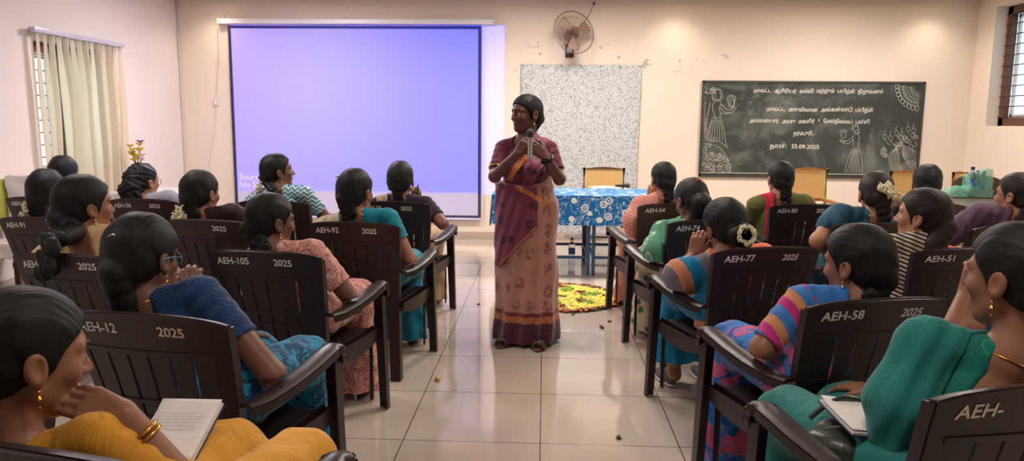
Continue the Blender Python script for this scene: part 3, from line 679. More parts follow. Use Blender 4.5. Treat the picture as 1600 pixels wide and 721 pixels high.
def head_sdf(q,s):
    q=q/s; x=np.abs(q[:,0]); qs=np.stack([x,q[:,1],q[:,2]],1)
    d=ell(q,(0,-.012,.030),(.077,.095,.086))
    d=smin(d,ell(q,(0,.030,-.030),(.060,.062,.078)),.03)
    d=smin(d,ell(q,(0,.058,-.088),(.028,.026,.022)),.03)                       # chin
    d=smin(d,cap(qs,(.050,.0,-.058),(.022,.058,-.092),.016,.016),.025)         # jaw line
    d=smin(d,ell(qs,(.040,.062,-.022),(.022,.018,.020)),.02)                   # cheek
    d=smin(d,cap(qs,(.0,.082,.030),(.046,.068,.026),.010,.008),.016)           # brow
    d=smax(d,-ell(qs,(.031,.094,.004),(.020,.014,.012)),.012)                  # eye socket
    d=smin(d,ell(qs,(.031,.071,.001),(.0150,.0140,.0125)),.004)                # lids
    d=smax(d,-ell(qs,(.031,.088,.000),(.0120,.012,.0034)),.002)
    d=smin(d,cap(q,(0,.084,.012),(0,.106,-.024),.0075,.0115),.010)             # nose
    d=smin(d,ell(qs,(.0115,.096,-.028),(.0085,.010,.0075)),.006)
    d=smin(d,ell(q,(0,.086,-.0505),(.022,.012,.0065)),.004)                    # upper lip
    d=smin(d,ell(q,(0,.085,-.0620),(.019,.012,.0070)),.004)                    # lower lip
    e=ell(qs,(.083,-.012,-.012),(.010,.020,.032),_rx(.25)); e=smax(e,-ell(qs,(.093,-.008,-.010),(.009,.012,.021),_rx(.25)),.005); e=smin(e,ell(qs,(.080,-.003,-.040),(.006,.008,.009)),.006)
    d=smin(d,e,.006)
    return d*s
def hand_parts(W,dr,nm,curl,thumb,s=1.):
    """capsules for a hand: W wrist, dr towards the fingers, nm back-of-hand normal, thumb=+1/-1 side"""
    W=np.array(W,float);dr=np.array(dr,float);dr/=np.linalg.norm(dr);nm=np.array(nm,float);nm-=dr*(nm@dr);nm/=np.linalg.norm(nm);sd=np.cross(dr,nm)*thumb
    out=[]
    def rot(v,ang): # bend towards palm (-nm)
        return v*math.cos(ang)
    off=(.028,.010,-.009,-.026); kn=(.080,.084,.080,.072); ln=(.068,.076,.070,.054)
    for i in range(4):
        b=W+sd*off[i]*.55*s+dr*.012*s; k=W+sd*off[i]*s+dr*kn[i]*s
        out.append((b,k,.0150*s,.0110*s,0))
        a=0;p=k; sp=sd*(off[i]*.9)
        for j,(fr,ca) in enumerate(((.45,.55),(.31,.85),(.24,.6))):
            a+=curl*ca; v=dr*math.cos(a)-nm*math.sin(a)+sp*(1-curl*.5)*1.2; v/=np.linalg.norm(v); q=p+v*ln[i]*fr*s
            out.append((p,q,(.0092-.0010*j)*s,(.0085-.0011*j)*s,1)); p=q
    a=W+sd*.016*s+dr*.018*s; b=W+sd*.046*s+dr*.050*s-nm*.010*s; c=b+(sd*.35+dr*.85-nm*(.35+curl*.4))*.034*s; e=c+(sd*(.1-.3*curl)+dr*.9-nm*(.3+curl*.4))*.026*s
    out+= [(a,b,.0150*s,.0115*s,0),(b,c,.0105*s,.0092*s,1),(c,e,.0092*s,.0075*s,1)]
    return out
def hand_sdf(p,parts):
    d=None
    for a,b,ra,rb,t in parts:
        if t==0: x=cap(p,a,b,ra,rb); d=x if d is None else smin(d,x,.012)
    for a,b,ra,rb,t in parts:
        if t==1: d=smin(d,cap(p,a,b,ra,rb),.004)
    return d
def jasmine(name,path,r,n,parent,mat=JAS,seed=0,pr=.010):
    rg=random.Random(seed); m=MB(); path=[np.array(p) for p in path]
    L=[0]; 
    for a,b in zip(path[:-1],path[1:]): L.append(L[-1]+np.linalg.norm(b-a))
    for k in range(n):
        s=rg.random()*L[-1]; i=max(j for j in range(len(L)-1) if L[j]<=s); f=(s-L[i])/(L[i+1]-L[i]+1e-9); c=path[i]*(1-f)+path[i+1]*f
        v=np.array([rg.gauss(0,1) for _ in range(3)]); v/=np.linalg.norm(v); c=c+v*r*rg.uniform(.5,1)
        R=_rz(rg.random()*6)@_rx(rg.random()*6); m.ball(c,(pr*.55,pr*.55,pr*1.25),6,rot=R)
    return m.build(name,mat,parent,smooth=True)
PEOPLE=[]
def chair_room(p):
    """negative where the armchair stands (chair axes), so that clothes and limbs rest against it"""
    x=np.abs(p[:,0]);y=p[:,1];z=p[:,2]; s=np.clip((z-.40)/.46,0,1); h=.205+.045*s; b=-.195-.115*s**1.25-.022*(1-np.minimum(1,x/h)**2); M3=lambda *a: np.maximum.reduce(a)
    d=M3(y-(b+.016),x-(h+.018),z-.892)
    return np.minimum(d,M3(z-.4365,y-.272,x-.285)),x,y,z,b,h,M3
def chair_common(x,y,z,b,h,M3):
    d=M3(y-(b+.050),(h-.024)-x,x-(h+.018),z-.874,(b-.02)-y)
    t=np.clip((y+.22)/.45,0,1); top=.606+t*.052+.012; d=np.minimum(d,M3(z-top,top-.070-z,x-.336,.196+.046*np.clip((y+.22)/.2,0,1)-x,y-.310,-.27-y))
    return np.minimum(d,M3(.214-x,x-.332,.222-y,y-.326,z-.670))
def chair_solid(p):
    """the armchair as a thin solid, used for a neighbouring chair"""
    _,x,y,z,b,h,M3=chair_room(p)
    d=M3(np.abs(y-b)-.022,x-(h+.018),z-.892,.36-z); d=np.minimum(d,M3(z-.437,.32-z,y-.272,-.26-y,x-.285)); d=np.minimum(d,M3(.135-x,x-.25,-.305-y,y+.14,z-.46))
    return np.minimum(d,chair_common(x,y,z,b,h,M3))
def free(fn,on=True,others=(),solid=False):
    if not on: return fn
    def g(p):
        if solid: r=chair_solid(p)
        else:
            r,x,y,z,b,h,M3=chair_room(p); r=np.minimum(r,chair_common(x,y,z,b,h,M3))
        for R,t in others: r=np.minimum(r,chair_solid((p@R.astype(f32)+t.astype(f32))))
        return np.maximum(fn(p),-r)
    return g
def person(S):
    """S: dict of settings; sizes in metres, p=(px,py,Y) photo anchors"""
    vox=S.get('vox',.005); standing=S.get('standing',False)
    O=np.array(S['o'],float); a0=S.get('yaw',0.); Rw=_rz(a0)          # local frame at the feet/chair
    L=lambda w: Rw.T@(np.array(w,float)-O)
    dirL=lambda v: Rw.T@np.array(v,float)
    Hw=at(S['h'][0],S['h'][1],1,S['h'][2]); H=L(Hw); hs=S.get('hs',1.06)
    Rh=Rw.T@_rz(math.radians(S['hyaw']+(0 if standing else math.degrees(math.atan2(-Hw[0],Hw[1])))))@_rx(math.radians(S.get('hpitch',0)))@_ry(math.radians(S.get('htilt',0)))
    ty=math.radians(S.get('tyaw',0)); Rt0=_rz(ty)
    P=np.array(S.get('pelvis',(0,-.03,.495)),float)
    nb=np.array(S.get('neck',(0,-.025,-.126)),float)
    N=H+Rt0@nb
    up=N-P; Lt=np.linalg.norm(up); up/=Lt
    if not standing and Lt<.385: Lt=.385; P=N-up*Lt
    f=Rt0@np.array((0,1,0)); f-=up*(f@up); f/=np.linalg.norm(f); r=np.cross(f,up); Rt=np.stack([r,f,up],1)
    fat=S.get('fat',1.)*(.94 if standing else 1.0); k=Lt/.42; SHW=(.158 if standing else .177)*fat
    root=empty('person',O,a0,S['label'],'person')
    oth=[]
    for key,(o2,a2) in CHAIRS.items():
        if key!=S.get('own') and np.linalg.norm(o2-O)<1.25 and not standing:
            R2=_rz(a2); oth.append(((R2.T@Rw).T,R2.T@(O-o2)))
    T=lambda v: P+Rt@np.array(v,float)
    def torso(q,g=0.,bust=True):
        d=ell(q,(0,-.0,.02),(.178*fat+g,.135*fat+g,.12+g))
        d=smin(d,ell(q,(0,.005,.17*k),(.142*fat+g,.108*fat+g,.16*k+g)),.035)
        d=smin(d,ell(q,(0,.0,Lt-.16*k),(.152*fat+g,.108*fat+g,.16*k+g)),.035)
        if bust:
            qs=np.stack([np.abs(q[:,0]),q[:,1],q[:,2]],1); d=smin(d,ell(qs,(.070,.085,Lt-.17*k),(.060+g,.055+g,.058+g)),.03)
        q2=q*A(1,1.25,1); d=smin(d,cap(q2,(-SHW+.02,0,Lt-.048),(SHW-.02,0,Lt-.048),.048+g,.048+g),.03)
        d=smin(d,cap(q,(0,-.012,Lt+.01),(SHW*.62,-.005,Lt-.030),.044+g,.036+g),.03); d=smin(d,cap(q,(0,-.012,Lt+.01),(-SHW*.62,-.005,Lt-.030),.044+g,.036+g),.03)
        return d
    neckA=T((0,-.012,Lt+.0)); neckB=H+Rh@np.array((0,-.022,-.06))*hs
    arms={}
    for sd,key in ((1,'R'),(-1,'L')):
        sh=T((sd*SHW,0,Lt-.052)); A_=S.get('arm'+key)
        if A_ is None:
            el=np.array((sd*.262,.02,.692+S.get('armz',0))) if not standing else sh+np.array((sd*.07,0,-.27)); wr=np.array((sd*.11,.27,.635)); dr=np.array((-sd*.35,.93,-.12)); nm_=np.array((0,0,1)); cu=.35
        else:
            g=lambda x: L(at(*x[:2],1,x[2])) if x[0]>3 else np.array(x,float)
            el=g(A_['e']); wr=g(A_['w']); dr=dirL(A_['d']); nm_=dirL(A_['n']); cu=A_.get('curl',.4)
        th=-sd if A_ is None else A_.get('thumb',-sd)
        arms[key]=(sh,el,wr,hand_parts(wr,dr,nm_,cu,th,S.get('hands',.98)),dr)
    fr=S.get('fa',1.)
    UA,UE,FE,FW=.048*fat,.039*fat,.038*fat*fr,.0255*fr
    def body(p):
        q=(p-P.astype(f32))@Rt.astype(f32)
        d=torso(q)
        d=smin(d,cap(p,neckA,neckB,.050*fat,.050),.035)
        for key in 'RL':
            sh,el,wr,hp,_=arms[key]
            d=smin(d,cap(p,sh,el,UA,UE),.03); d=smin(d,cap(p,el,wr,FE,FW),.02)
        if standing:
            for sd in (1,-1): d=smin(d,cap(p,P+(sd*.09,0,-.02),(sd*.10,0.02,.48),.10,.065),.05); d=smin(d,cap(p,(sd*.10,0.02,.48),(sd*.11,0,.09),.062,.04),.03); 
            for ft in feet: d=smin(d,cap(p,*ft),.02)
        else:
            for sd in (1,-1): d=smin(d,cap(p,(sd*.09,.0,.535),(sd*.10,.36,.525),.088,.065),.04); d=smin(d,cap(p,(sd*.10,.37,.51),(sd*.10,.39,.10),.060,.036),.03)
            for ft in feet: d=smin(d,cap(p,*ft),.02)
        d=smin(d,culled(p,lambda z: head_sdf((z-H.astype(f32))@Rh.astype(f32),hs),H,.16),.018)
        for key in 'RL':
            sh,el,wr,hp,_=arms[key]; d=smin(d,culled(p,lambda z: hand_sdf(z,hp),wr,.22),.012)
        return d
    if standing: feet=[((.11,-.03,.06),(.12,.14,.028),.035,.022),((-.11,-.03,.06),(-.12,.14,.028),.035,.022)]
    else: feet=[((sd*.10,.37,.07),(sd*.11,.53,.030),.034,.024) for sd in (1,-1)]
    pts=[H,P]+[x for k_ in 'RL' for x in arms[k_][:3]]+[np.array((.15,.55,0)),np.array((-.15,.0,0))]
    lo=np.min(pts,0)-.20; hi=np.max(pts,0)+.20; lo[2]=min(0,lo[2]); lo[2]=0.004
    def bm_(c):
        q=((c-H)@Rh)/hs; e=((q-np.array((0,.088,-.056)))/np.array((.024,.020,.0145)))**2; m=np.where(e.sum(1)<1,1,0)
        for k_ in 'RL':
            for n_ in range(5):
                a,b,ra,rb,t=[h for h in arms[k_][3] if h[4]==1][2+3*n_ if n_<4 else 13]
                tip=b; 
                # nail patch on the back of the last joint
                w=c-(a*.35+b*.65); nmv=arms_nm[k_]; ok=(np.sqrt((w**2).sum(1))<.0105)&((c-(a+b)/2)@nmv>.0035); m=np.where(ok,2,m)
        return m
    arms_nm={}
    for key,sd in (('R',1),('L',-1)):
        A_=S.get('arm'+key); nmv=np.array((0,0,1.)) if A_ is None else dirL(A_['n']); arms_nm[key]=nmv/np.linalg.norm(nmv)
    sdf_mesh(free(body,not standing,oth),lo,hi,vox,'body',[SK_[S.get('skin','a')],LIP,NAIL],root,matfn=bm_)
    # --- eyes
    for sd in (1,-1):
        c=H+Rh@(np.array((sd*.031,.0735,.0))*hs); m=MB(); m.ball(c,.0125*hs,14,mi=0); m.ball(c+Rh@np.array((0,.0088*hs,0)),(.0062*hs,.0050*hs,.0062*hs),12,mi=1,rot=Rh); m.build('eye',[EYEW,IRIS],root,smooth=True)
        m=MB(); m.tube([H+Rh@(np.array(q)*hs) for q in ((sd*.012,.090,.026),(sd*.028,.0885,.032),(sd*.044,.0770,.030),(sd*.054,.066,.023))],[.0022,.0032,.0028,.0012],6); m.build('eyebrow',HAIR,root,smooth=True)
    # --- hair
    hv=S.get('hv',1.); st=S.get('hair','braid'); G=lambda v: H+Rh@(np.array(v,float)*hs)
    back=Rt@np.array((0,-1,0)); swing=S.get('swing',0.)
    chain=[]
    if st in('braid','pony','low'):
        s0=G((0,-.095*hv,-.045)); 
        n_=S.get('hlen',9)
        s1=N+back*.080*fat+np.array((0,0,.015))+Rt@np.array((swing*.3,0,0)); s2=T((swing,-.128*fat,Lt-.16)); s3=T((swing*1.15,-.135*fat,Lt-.36))
        pt=[]
        for i in range(n_*2):
            if S.get('over'): s1,s2,s3=N+back*.07+np.array((0,0,.03)),np.array((swing-.01,-.345,.925)),np.array((swing-.02,-.372,.80))
            u=i/(n_*2-1)*S.get('hspan',1.); q=u*3; A4=[s0,s1,s2,s3]; i0=min(int(q),2); ff=q-i0; pt.append(A4[i0]*(1-ff)+A4[i0+1]*ff)
        chain=pt
    hr=S.get('hr',.028)
    hv=min(hv,1.03)
    def hair(p):
        q=(p-H.astype(f32))@Rh.astype(f32)/hs
        d=ell(q,(0,-.014,.030),(.087*hv,.108*hv,.097*hv)); d=smin(d,ell(q,(0,-.060*hv,-.030),(.070*hv,.055*hv,.070)),.03)
        y,z=q[:,1],q[:,2]; fk=(np.sqrt(((y-.122)/.100)**2+((z+.040)/.122)**2)-1)*.095
        d=smax(d,-fk,.006)
        d=smax(d,-(z+.075+.4*np.maximum(0,y+.02)),.01)
        d=d+.0006*np.sin(q[:,0]*520+4*np.sin(z*22+y*16))+.0020*np.exp(-(q[:,0]/.0035)**2)*(y>-.02)+.0018*np.sin(q[:,0]*70+np.sin(z*35)*1.5+y*20)*np.sin(z*45+y*38)   # combed grooves, parting
        d=d*hs
        if st=='bun':
            bp=A(0,-.125*hv,S.get('bz',-.015)); w=q-bp; bd=ell(w,(0,0,0),(.058*hv,.045*hv,.052*hv))+.004*np.sin(np.arctan2(w[:,2],w[:,0])*3+np.sqrt((w**2).sum(1))*160); d=smin(d,bd*hs,.012)
        if st=='curly':
            for i,(a,b,c,rr) in enumerate(((.02,-.10,-.03,.06),(-.03,-.11,-.06,.055),(.03,-.10,-.09,.052),(-.02,-.10,-.12,.05),(0.,-.09,.02,.06))): d=smin(d,ell(q,(a,b,c),(rr,rr*.8,rr))*hs,.015)
            d=d+.006*np.sin(q[:,0]*95+2*np.sin(z*60))*np.sin(z*105+q[:,1]*60)*(q[:,1]<.03)
        for i,c in enumerate(chain):
            u=i/len(chain); 
            if st=='braid':
                sx=(.42 if i%2 else -.42)*hr; cc=c+Rt@np.array((sx,0,0)); rr=hr*(1-.35*u); e=ell((p-cc.astype(f32))@Rt.astype(f32),(0,0,0),(rr*.82,rr*.72,rr*1.15),_ry(.6 if i%2 else -.6)); d=smin(d,e,.004 if i>1 else .015)
            elif st=='pony' and S.get('over') and i>=len(chain)*.45: d=smin(d,ell(p,c+np.array((.02*math.sin(i*2.1),0,0)),(hr*1.25,hr*.75,hr))+.0015*np.sin(p[:,0]*220+p[:,2]*90),.006)
            elif st=='pony' and i<len(chain)-1: d=smin(d,cap(p,c,chain[i+1],hr*1.5*(1-.45*u)+.004*math.sin(i*2),hr*1.5*(1-.45*(u+.07))),.012)
            elif st=='low' and i<len(chain)*.5: sx=(.35 if i%2 else -.35)*hr; d=smin(d,ell((p-(c+Rt@np.array((sx,0,0))).astype(f32))@Rt.astype(f32),(0,0,0),(hr*.95,hr*.75,hr*1.15),_ry(.5 if i%2 else -.5)),.006 if i>1 else .02)
        return d
    hp_=[H]+chain; lo=np.min(hp_,0)-.19; hi=np.max(hp_,0)+.19
    sdf_mesh(free(hair,not standing,oth,bool(S.get('over'))),lo,hi,vox*.85,'hair',S.get('hmat',HAIR),root,frame=(H,Rh))
    # --- blouse
    sl=S.get('sleeve',.52); bd_=S.get('backcut',.085); 
    def blouse(p):
        q=(p-P.astype(f32))@Rt.astype(f32)
        d=torso(q,.007)
        for key in 'RL':
            sh,el,_,_,_=arms[key]; ax=el-sh; ln_=np.linalg.norm(ax); ax=ax/ln_
            tp=(p-sh.astype(f32))@ax.astype(f32); c=cap(p,sh,sh+ax*ln_,UA+.010,UE+.013)+.0015*np.sin(tp*130); c=np.maximum(c,tp-ln_*sl); d=smin(d,c,.022)
        d=smax(d,-(cap(q,(0,-.13,Lt+.04),(0,-.15,Lt-bd_),.098,.082)),.006)
        d=smax(d,-ell(q,(0,.075,Lt+.03),(.082,.10,.095)),.006); d=smax(d,-cap(q,(0,0,Lt-.01),(0,0,Lt+.2),.062,.062),.006)
        d=smax(d,(.08*k if not standing else .06)-q[:,2],.004)
        return d
    bp_=[P,N]+[arms[k_][i] for k_ in 'RL' for i in (0,1)]
    sdf_mesh(free(blouse,not standing,oth),np.min(bp_,0)-.19,np.max(bp_,0)+.14,vox,'blouse',S['blouse'],root)
    # --- saree drape over the left shoulder
    dr_=S.get('drape')
    if dr_:
        cov=S.get('cover',0.); dw=S.get('dw',.085); bx=S.get('dbx',-.105); inf=S.get('dinf',.015)
        sh,el,_,_,_=arms['L']
        def drape(p):
            q=(p-P.astype(f32))@Rt.astype(f32)
            x,y,z=q[:,0],q[:,1],q[:,2]
            d=torso(q,inf)
            if cov>0:
                e2=sh+(el-sh)*cov; d=smin(d,cap(p,sh,e2,UA+inf+.004,UE+inf+.018),.035)
                if S.get('hang'): hz=el+(el-sh)*.1; d=smin(d,cap(p,e2,e2+np.array(S['hang']),UE+inf+.02,.05),.05)
            a_=np.array((.17,.02));b_=np.array((-.115,Lt)); t0=(b_-a_)/np.linalg.norm(b_-a_); sp_=(x-a_[0])*-t0[1]+(z-a_[1])*t0[0]; wf=np.clip((y+.02)/.04,0,1)
            d=d+.0014*np.sin(sp_*170+1.0*np.sin(z*5))*wf+.0026*np.sin(x*120+2*np.sin(z*7))*(1-wf)
            # diagonal front band from the right hip up to the left shoulder
            a=np.array((.17,.02));b=np.array((-.115,Lt)); t_=(b-a)/np.linalg.norm(b-a); nn=np.array((-t_[1],t_[0])); s_=(x-a[0])*nn[0]+(z-a[1])*nn[1]
            fb=np.abs(s_)-dw-.03*np.clip((Lt-z)/Lt,0,1)
            if cov>0: bb_=np.maximum(x-(bx+dw*.85),-(x+.6))
            else: bb_=np.abs(x-bx)-dw*.85
            w=np.clip((y+.02)/.04,0,1); reg=fb*w+bb_*(1-w)
            if cov>0: reg=np.minimum(reg,np.where(x<-.13,x+.13,9))
            if S.get('hang') is None: reg=np.maximum(reg,(S.get('dlow',.05))-z)
            return smax(d,reg,.006)
        ex=[np.array(S['hang'])+el] if S.get('hang') else []
        sdf_mesh(free(drape,not standing,oth),np.min(bp_+ex,0)-.21,np.max(bp_+ex,0)+.15,vox,'saree_drape',dr_,root)
    # --- saree skirt
    if not standing:
        kw=S.get('knee',(0,0)); hem=S.get('hem',.05)
        def skirt(p):
            d=ell(p,(P[0],P[1],.56),(.195*fat,.165*fat,.13)); 
            for sd in (1,-1): d=smin(d,cap(p,(sd*.09,.02,.545),(sd*.105+kw[0],.38,.535),.108*fat,.088),.05)
            d=smax(d,.432-p[:,2],.01)                         # rests on the seat
            ang=np.arctan2(p[:,1]-.36,p[:,0]); zz=np.clip((.5-p[:,2])/.45,0,1)
            b=None
            for sd in (1,-1): x=cap(p*A(1,1.12,1),(sd*.095+kw[0],.42,.50),(sd*.10+kw[0],.435,hem),.088,.105); b=x if b is None else smin(b,x,.10)
            b=b+.010*zz*np.sin(p[:,0]*75+2*np.sin(p[:,2]*7))-.0; b=smax(b,.275-p[:,1],.01); b=smax(b,hem-p[:,2],.01)
            d=smin(d,b,.05); return d+.003*np.sin((p[:,0]*.7+p[:,2]*.6)*80+4*np.sin(p[:,1]*14))
        sdf_mesh(free(skirt,not standing,oth),(-.40,-.30,hem-.05),(.42,.66,.78),vox*1.3,'saree_skirt',S['skirt'],root)
        for sd in (1,-1):
            if S.get('shoes'):
                m=MB(); c=np.array((sd*.108,.475,.0)); m.ball(c+np.array((0,-.0,.030)),(.040,.118,.030),18); m.ball(c+np.array((0,-.055,.058)),(.034,.055,.034),14); m.build('shoe',S['shoes'],root,smooth=True); m=MB(); m.ball(c+np.array((0,0,.012)),(.044,.124,.011),18); m.tube([c+np.array((-.036,-.02,.05)),c+np.array((0,-.005,.078)),c+np.array((.036,-.02,.05))],.004,6); m.build('shoe_sole',plain('white rubber sole',(206,202,198),.6),root,smooth=True); continue
            m=MB(); c=np.array((sd*.108,.475,.012)); m.ball(c+np.array((0,0,-.002)),(.040,.115,.010),16); m.tube([c+np.array((-.038,.03,.0)),c+np.array((-.02,.035,.048)),c+np.array((.02,.035,.048)),c+np.array((.038,.03,.0))],.008,8,sx=1.6); m.build('sandal',SAND,root,smooth=True)
    if S.get('toes'):
        for o_ in list(root.children):
            if o_.name.startswith('sandal'): o_.location=(S['toes'][0],S['toes'][1],0)
    # --- jewellery
    if S.get('ear',True):
        for sd in (1,-1):
            e=G((sd*.083,-.001,-.051)); m=MB(); m.ball(e,.0042,10); e2=e+np.array((0,0,-.008)); m.tube([e+np.array((0,0,-.003)),e2],.0010,6)
            if S.get('ear')=='drop': m.lathe([(.001,.003),(.0055,-.005),(.006,-.006),(.001,-.006)],e2,12); m.tube([e2,e2+np.array((0,0,-.020))],.0009,6); m.ball(e2+np.array((0,0,-.022)),.0024,8)
            else: m.lathe([(.0015,.0),(.0050,-.007),(.0056,-.008),(.001,-.009)],e2,12)
            m.build('earring',GOLD,root,smooth=True)
    for key in S.get('bangles',''):
        sh,el,wr,_,dr=arms[key]; ax=(wr-el);ax/=np.linalg.norm(ax); u=np.cross(ax,(0,0,1));u/=np.linalg.norm(u);w=np.cross(u,ax)
        for t_ in S.get('bt',(.045,)):
            c=wr-ax*t_; m=MB(); rr=.033*fr; m.tube([c+rr*(u*math.cos(a)+w*math.sin(a)) for a in np.linspace(0,2*PI,28,endpoint=False)],.0034,8,closed=True,up=tuple(ax)); m.build('bangle',S.get('bmat',GOLD),root,smooth=True)
    if S.get('chain',True):
        m=MB(); m.tube([T((.066*fat*math.sin(a)*1.05,-.012-.062*math.cos(a)*fat+(.02 if abs(a)>1.5 else 0),Lt+.018-.02*(1-math.cos(a)))) for a in np.linspace(-PI*.98,PI*.98,30)],.0022,6); m.build('neck_chain',GOLD,root,smooth=True)
    if S.get('glasses'):
        gm=S['glasses']; m=MB()
        for sd in (1,-1):
            m.tube([G((sd*.033+.024*math.cos(a),.096-.006*abs(math.cos(a)),.000+.019*math.sin(a))) for a in np.linspace(0,2*PI,20,endpoint=False)],.0016,6,closed=True)
            m.tube([G((sd*.056,.090,.006)),G((sd*.080,.03,.006)),G((sd*.091,-.02,.0)),G((sd*.089,-.035,-.012))],.0018,6)
        m.tube([G((.010,.098,.003)),G((0,.103,.006)),G((-.010,.098,.003))],.0015,6); m.build('eyeglasses',gm,root,smooth=True)
    if S.get('clip'):
        x0,y0,z0=S['clip'][:3]; m=MB(); k_=hv
        m.tube([G((x0+.035*(u-.5),y0,z0+.012*(1-4*(u-.5)**2))) for u in np.linspace(0,1,6)],.003,6); m.build('hair_clip',S['clip'][3] if len(S['clip'])>3 else plain('silver hair clip',(200,198,200),.2,metal=.8),root,smooth=True)
    if S.get('garland'):
        for gi,(pp,rr,nn_) in enumerate(S['garland']): jasmine('hair_garland',[G(q) for q in pp],rr,nn_,root,S.get('gmat',JAS),seed=len(PEOPLE)+gi)
    PEOPLE.append((root,H,Rh,T,N,arms,L,G,Lt)); return root
SAND=plain('brown sandal leather',(92,66,52),.5)
# ------------------------------------------------------------------ rows of chairs
RIM=.86
def rimxy(px,py): q=at(px,py,2,RIM); return (q[0],q[1])
D='dark brown plastic armchair '
CS=[('L1',(15,706),-12,None,None,D+'cut off in the near left corner'),
('L2',(222,497),-10,'AEH-12','2025',D+'painted AEH-12 2025, front of the left rows'),
('L3',(410,397),-9,'AEH-105','2025',D+'painted AEH-105 2025'),
('L4',(551,351),-6,'AEH-92','2025',D+'painted AEH-92 2025'),
('L5',(614,318),-5,'AEH-26','2025',D+'painted AEH-26 2025'),
('Lb',(426,317),-5,None,'2025',D+'under the woman in the zigzag blouse'),
('Lc',(318,347),-6,None,'2025',D+'painted 2025, under the garlanded woman in dark blouse'),
('Ld',(222,314),-5,'AEH-56','2025',D+'painted AEH-56 2025, under the curly haired woman'),
('Le',(105,402),-8,'AEH-','2025',D+'under the woman in a cream silk drape'),
('Lf',(62,343),-5,'AEH-91','2025',D+'painted AEH-91 at the left edge'),
('Lg',(60,311),-4,'AEH-07',None,D+'painted AEH-07, farthest at the left edge'),
('R1',(1629,608),16,'AEH-',None,D+'cut off in the near right corner'),
('R2',(1380,473),15,'AEH-58','2025',D+'painted AEH-58 2025'),
('R3',(1202,391),14,'AEH-77','2025',D+'painted AEH-77 2025'),
('R4',(1112,347),12,'AEH-74',None,D+'under the woman in green and white printed drape'),
('R5',(1055,321),10,'AEH-54',None,D+'painted AEH-54'),
('S51',(1517,392),8,'AEH-51',None,D+'painted AEH-51'),
('S80',(1262,322),5,'AEH-80','2025',D+'painted AEH-80 2025 below the blackboard'),
('SG',(1372,352),6,None,None,D+'under the woman with two jasmine strands'),
('SB',(1455,322),5,None,'2025',D+'painted 2025, mostly hidden near the green bag'),
('SX',(1590,357),8,'AEH-',None,D+'under the woman in spectacles and purple grey drape'),
('R6',None,12,None,None,D+'mostly outside the frame, beyond chair AEH-58')]
for key,px,yw,num,yr,lab in CS:
    rim=rimxy(*px) if px else (1.84,2.30)
    chair_at(key,rim,yw,num,yr,lab,slant=.25 if key in('R2','R3') else 0.,ns=.046 if key in('R1',) else .041)
RY={k:(rimxy(*p)[1] if p else 2.30) for k,p,*_ in CS}
# ------------------------------------------------------------------ fabrics
C=cloth
yel=C('mustard cotton',(214,150,44),rough=.7); 
blu=C('navy blue ribbed cotton',(34,66,112),(26,52,94),'stripes',110)
turq=C('turquoise saree with dark print',(22,138,176),(10,70,112),'print',15,c3=(8,52,88))
pinkb=C('dusty pink blouse',(176,112,112)); pinks=C('pink brocade saree',(204,140,134),(226,178,160),'print',26,c3=(170,96,100))
tealb=C('bright teal cotton',(16,130,150)); creamd=C('cream net drape',(208,190,158),(190,168,140),'motif',30,.3,(224,208,170)); teals=C('teal saree',(12,120,144))
navy=C('dark navy blouse',(34,24,48)); beige=C('beige saree',(186,156,128),(160,128,104),'motif',22,.25)
zig=C('teal and white zigzag blouse',(44,122,140),(196,214,210),'zigzag',34,c3=(40,90,110)); greyd=C('grey blue drape',(140,146,176))
darkb=C('dark maroon blouse',(50,26,34)); pinkd=C('hot pink drape',(226,70,120)); 
cream=C('cream silk drape',(222,190,140),(206,168,112),'stripes',30); redb=C('cream blouse with fine red threads',(212,176,124),(170,60,50),'motif',34,.16)
lil=C('dull rose blouse',(190,140,140)); whiteg=C('soft grey saree',(150,150,160)); gry=C('brown print saree',(120,92,84),(160,130,112),'motif',24)
seag=C('sea green brocade blouse',(14,112,100),(30,140,122),'leaf',26,.35,(8,84,76)); seagd=C('sea green silk drape',(30,120,116),(110,140,120),'motif',7,.16,(196,186,150)); 
bluw=C('bright blue saree',(40,120,196),(200,90,130),'print',6,c3=(30,90,170)); pinkband=C('pink gold and blue banded blouse',(192,46,124),(196,130,92),'bands',9,c3=(60,120,190))
blub=C('bright blue drape',(46,112,186)); 
orgb=C('coral orange blouse',(238,120,84)); bandd=C('grey copper and blue drape',(112,104,116),(190,124,88),'bands',5.2,c3=(0,112,160)); turqs=C('azure saree',(0,128,176))
stripeg=C('green and white striped blouse',(60,96,84),(206,206,186),'stripes',70); greend=C('green and white printed drape',(76,140,112),(176,200,178),'leaf',15,.34,(206,216,196)); gws=C('cream saree with green spots',(206,196,170),(60,120,100),'motif',12,.3)
pinkr=C('salmon pink drape',(190,124,112),(206,142,126),'stripes',40); pinkr2=C('salmon blouse',(170,104,96))
oliv=C('olive blouse',(98,98,48)); redp=C('red shoulder drape',(196,40,70)); olivs=C('dark green saree',(60,70,50))
bluet=C('petrol blue blouse',(34,84,106),(46,100,120),'stripes',16); blues=C('petrol blue drape',(30,78,100))
strp=C('black and cream striped drape',(34,30,34),(206,190,166),'stripes',48); coral=C('neon coral blouse',(246,110,112)); 
purp=C('purple grey net drape',(98,72,92),(120,90,104),'motif',26,.3,(70,56,76)); magb=C('magenta bordered blouse',(140,36,84))
goldb=C('blue sleeve with gold edge',(30,110,140),(206,160,84),'bands',7.,c3=(206,160,84)); dkg=C('dark saree',(60,50,60))
BLGL=plain('pale blue spectacle frame',(70,150,190),.25); DKGL=plain('dark spectacle frame',(40,34,36),.25)
MAROON=C('maroon checked blouse',(92,30,52),(120,50,66),'motif',36,.35)
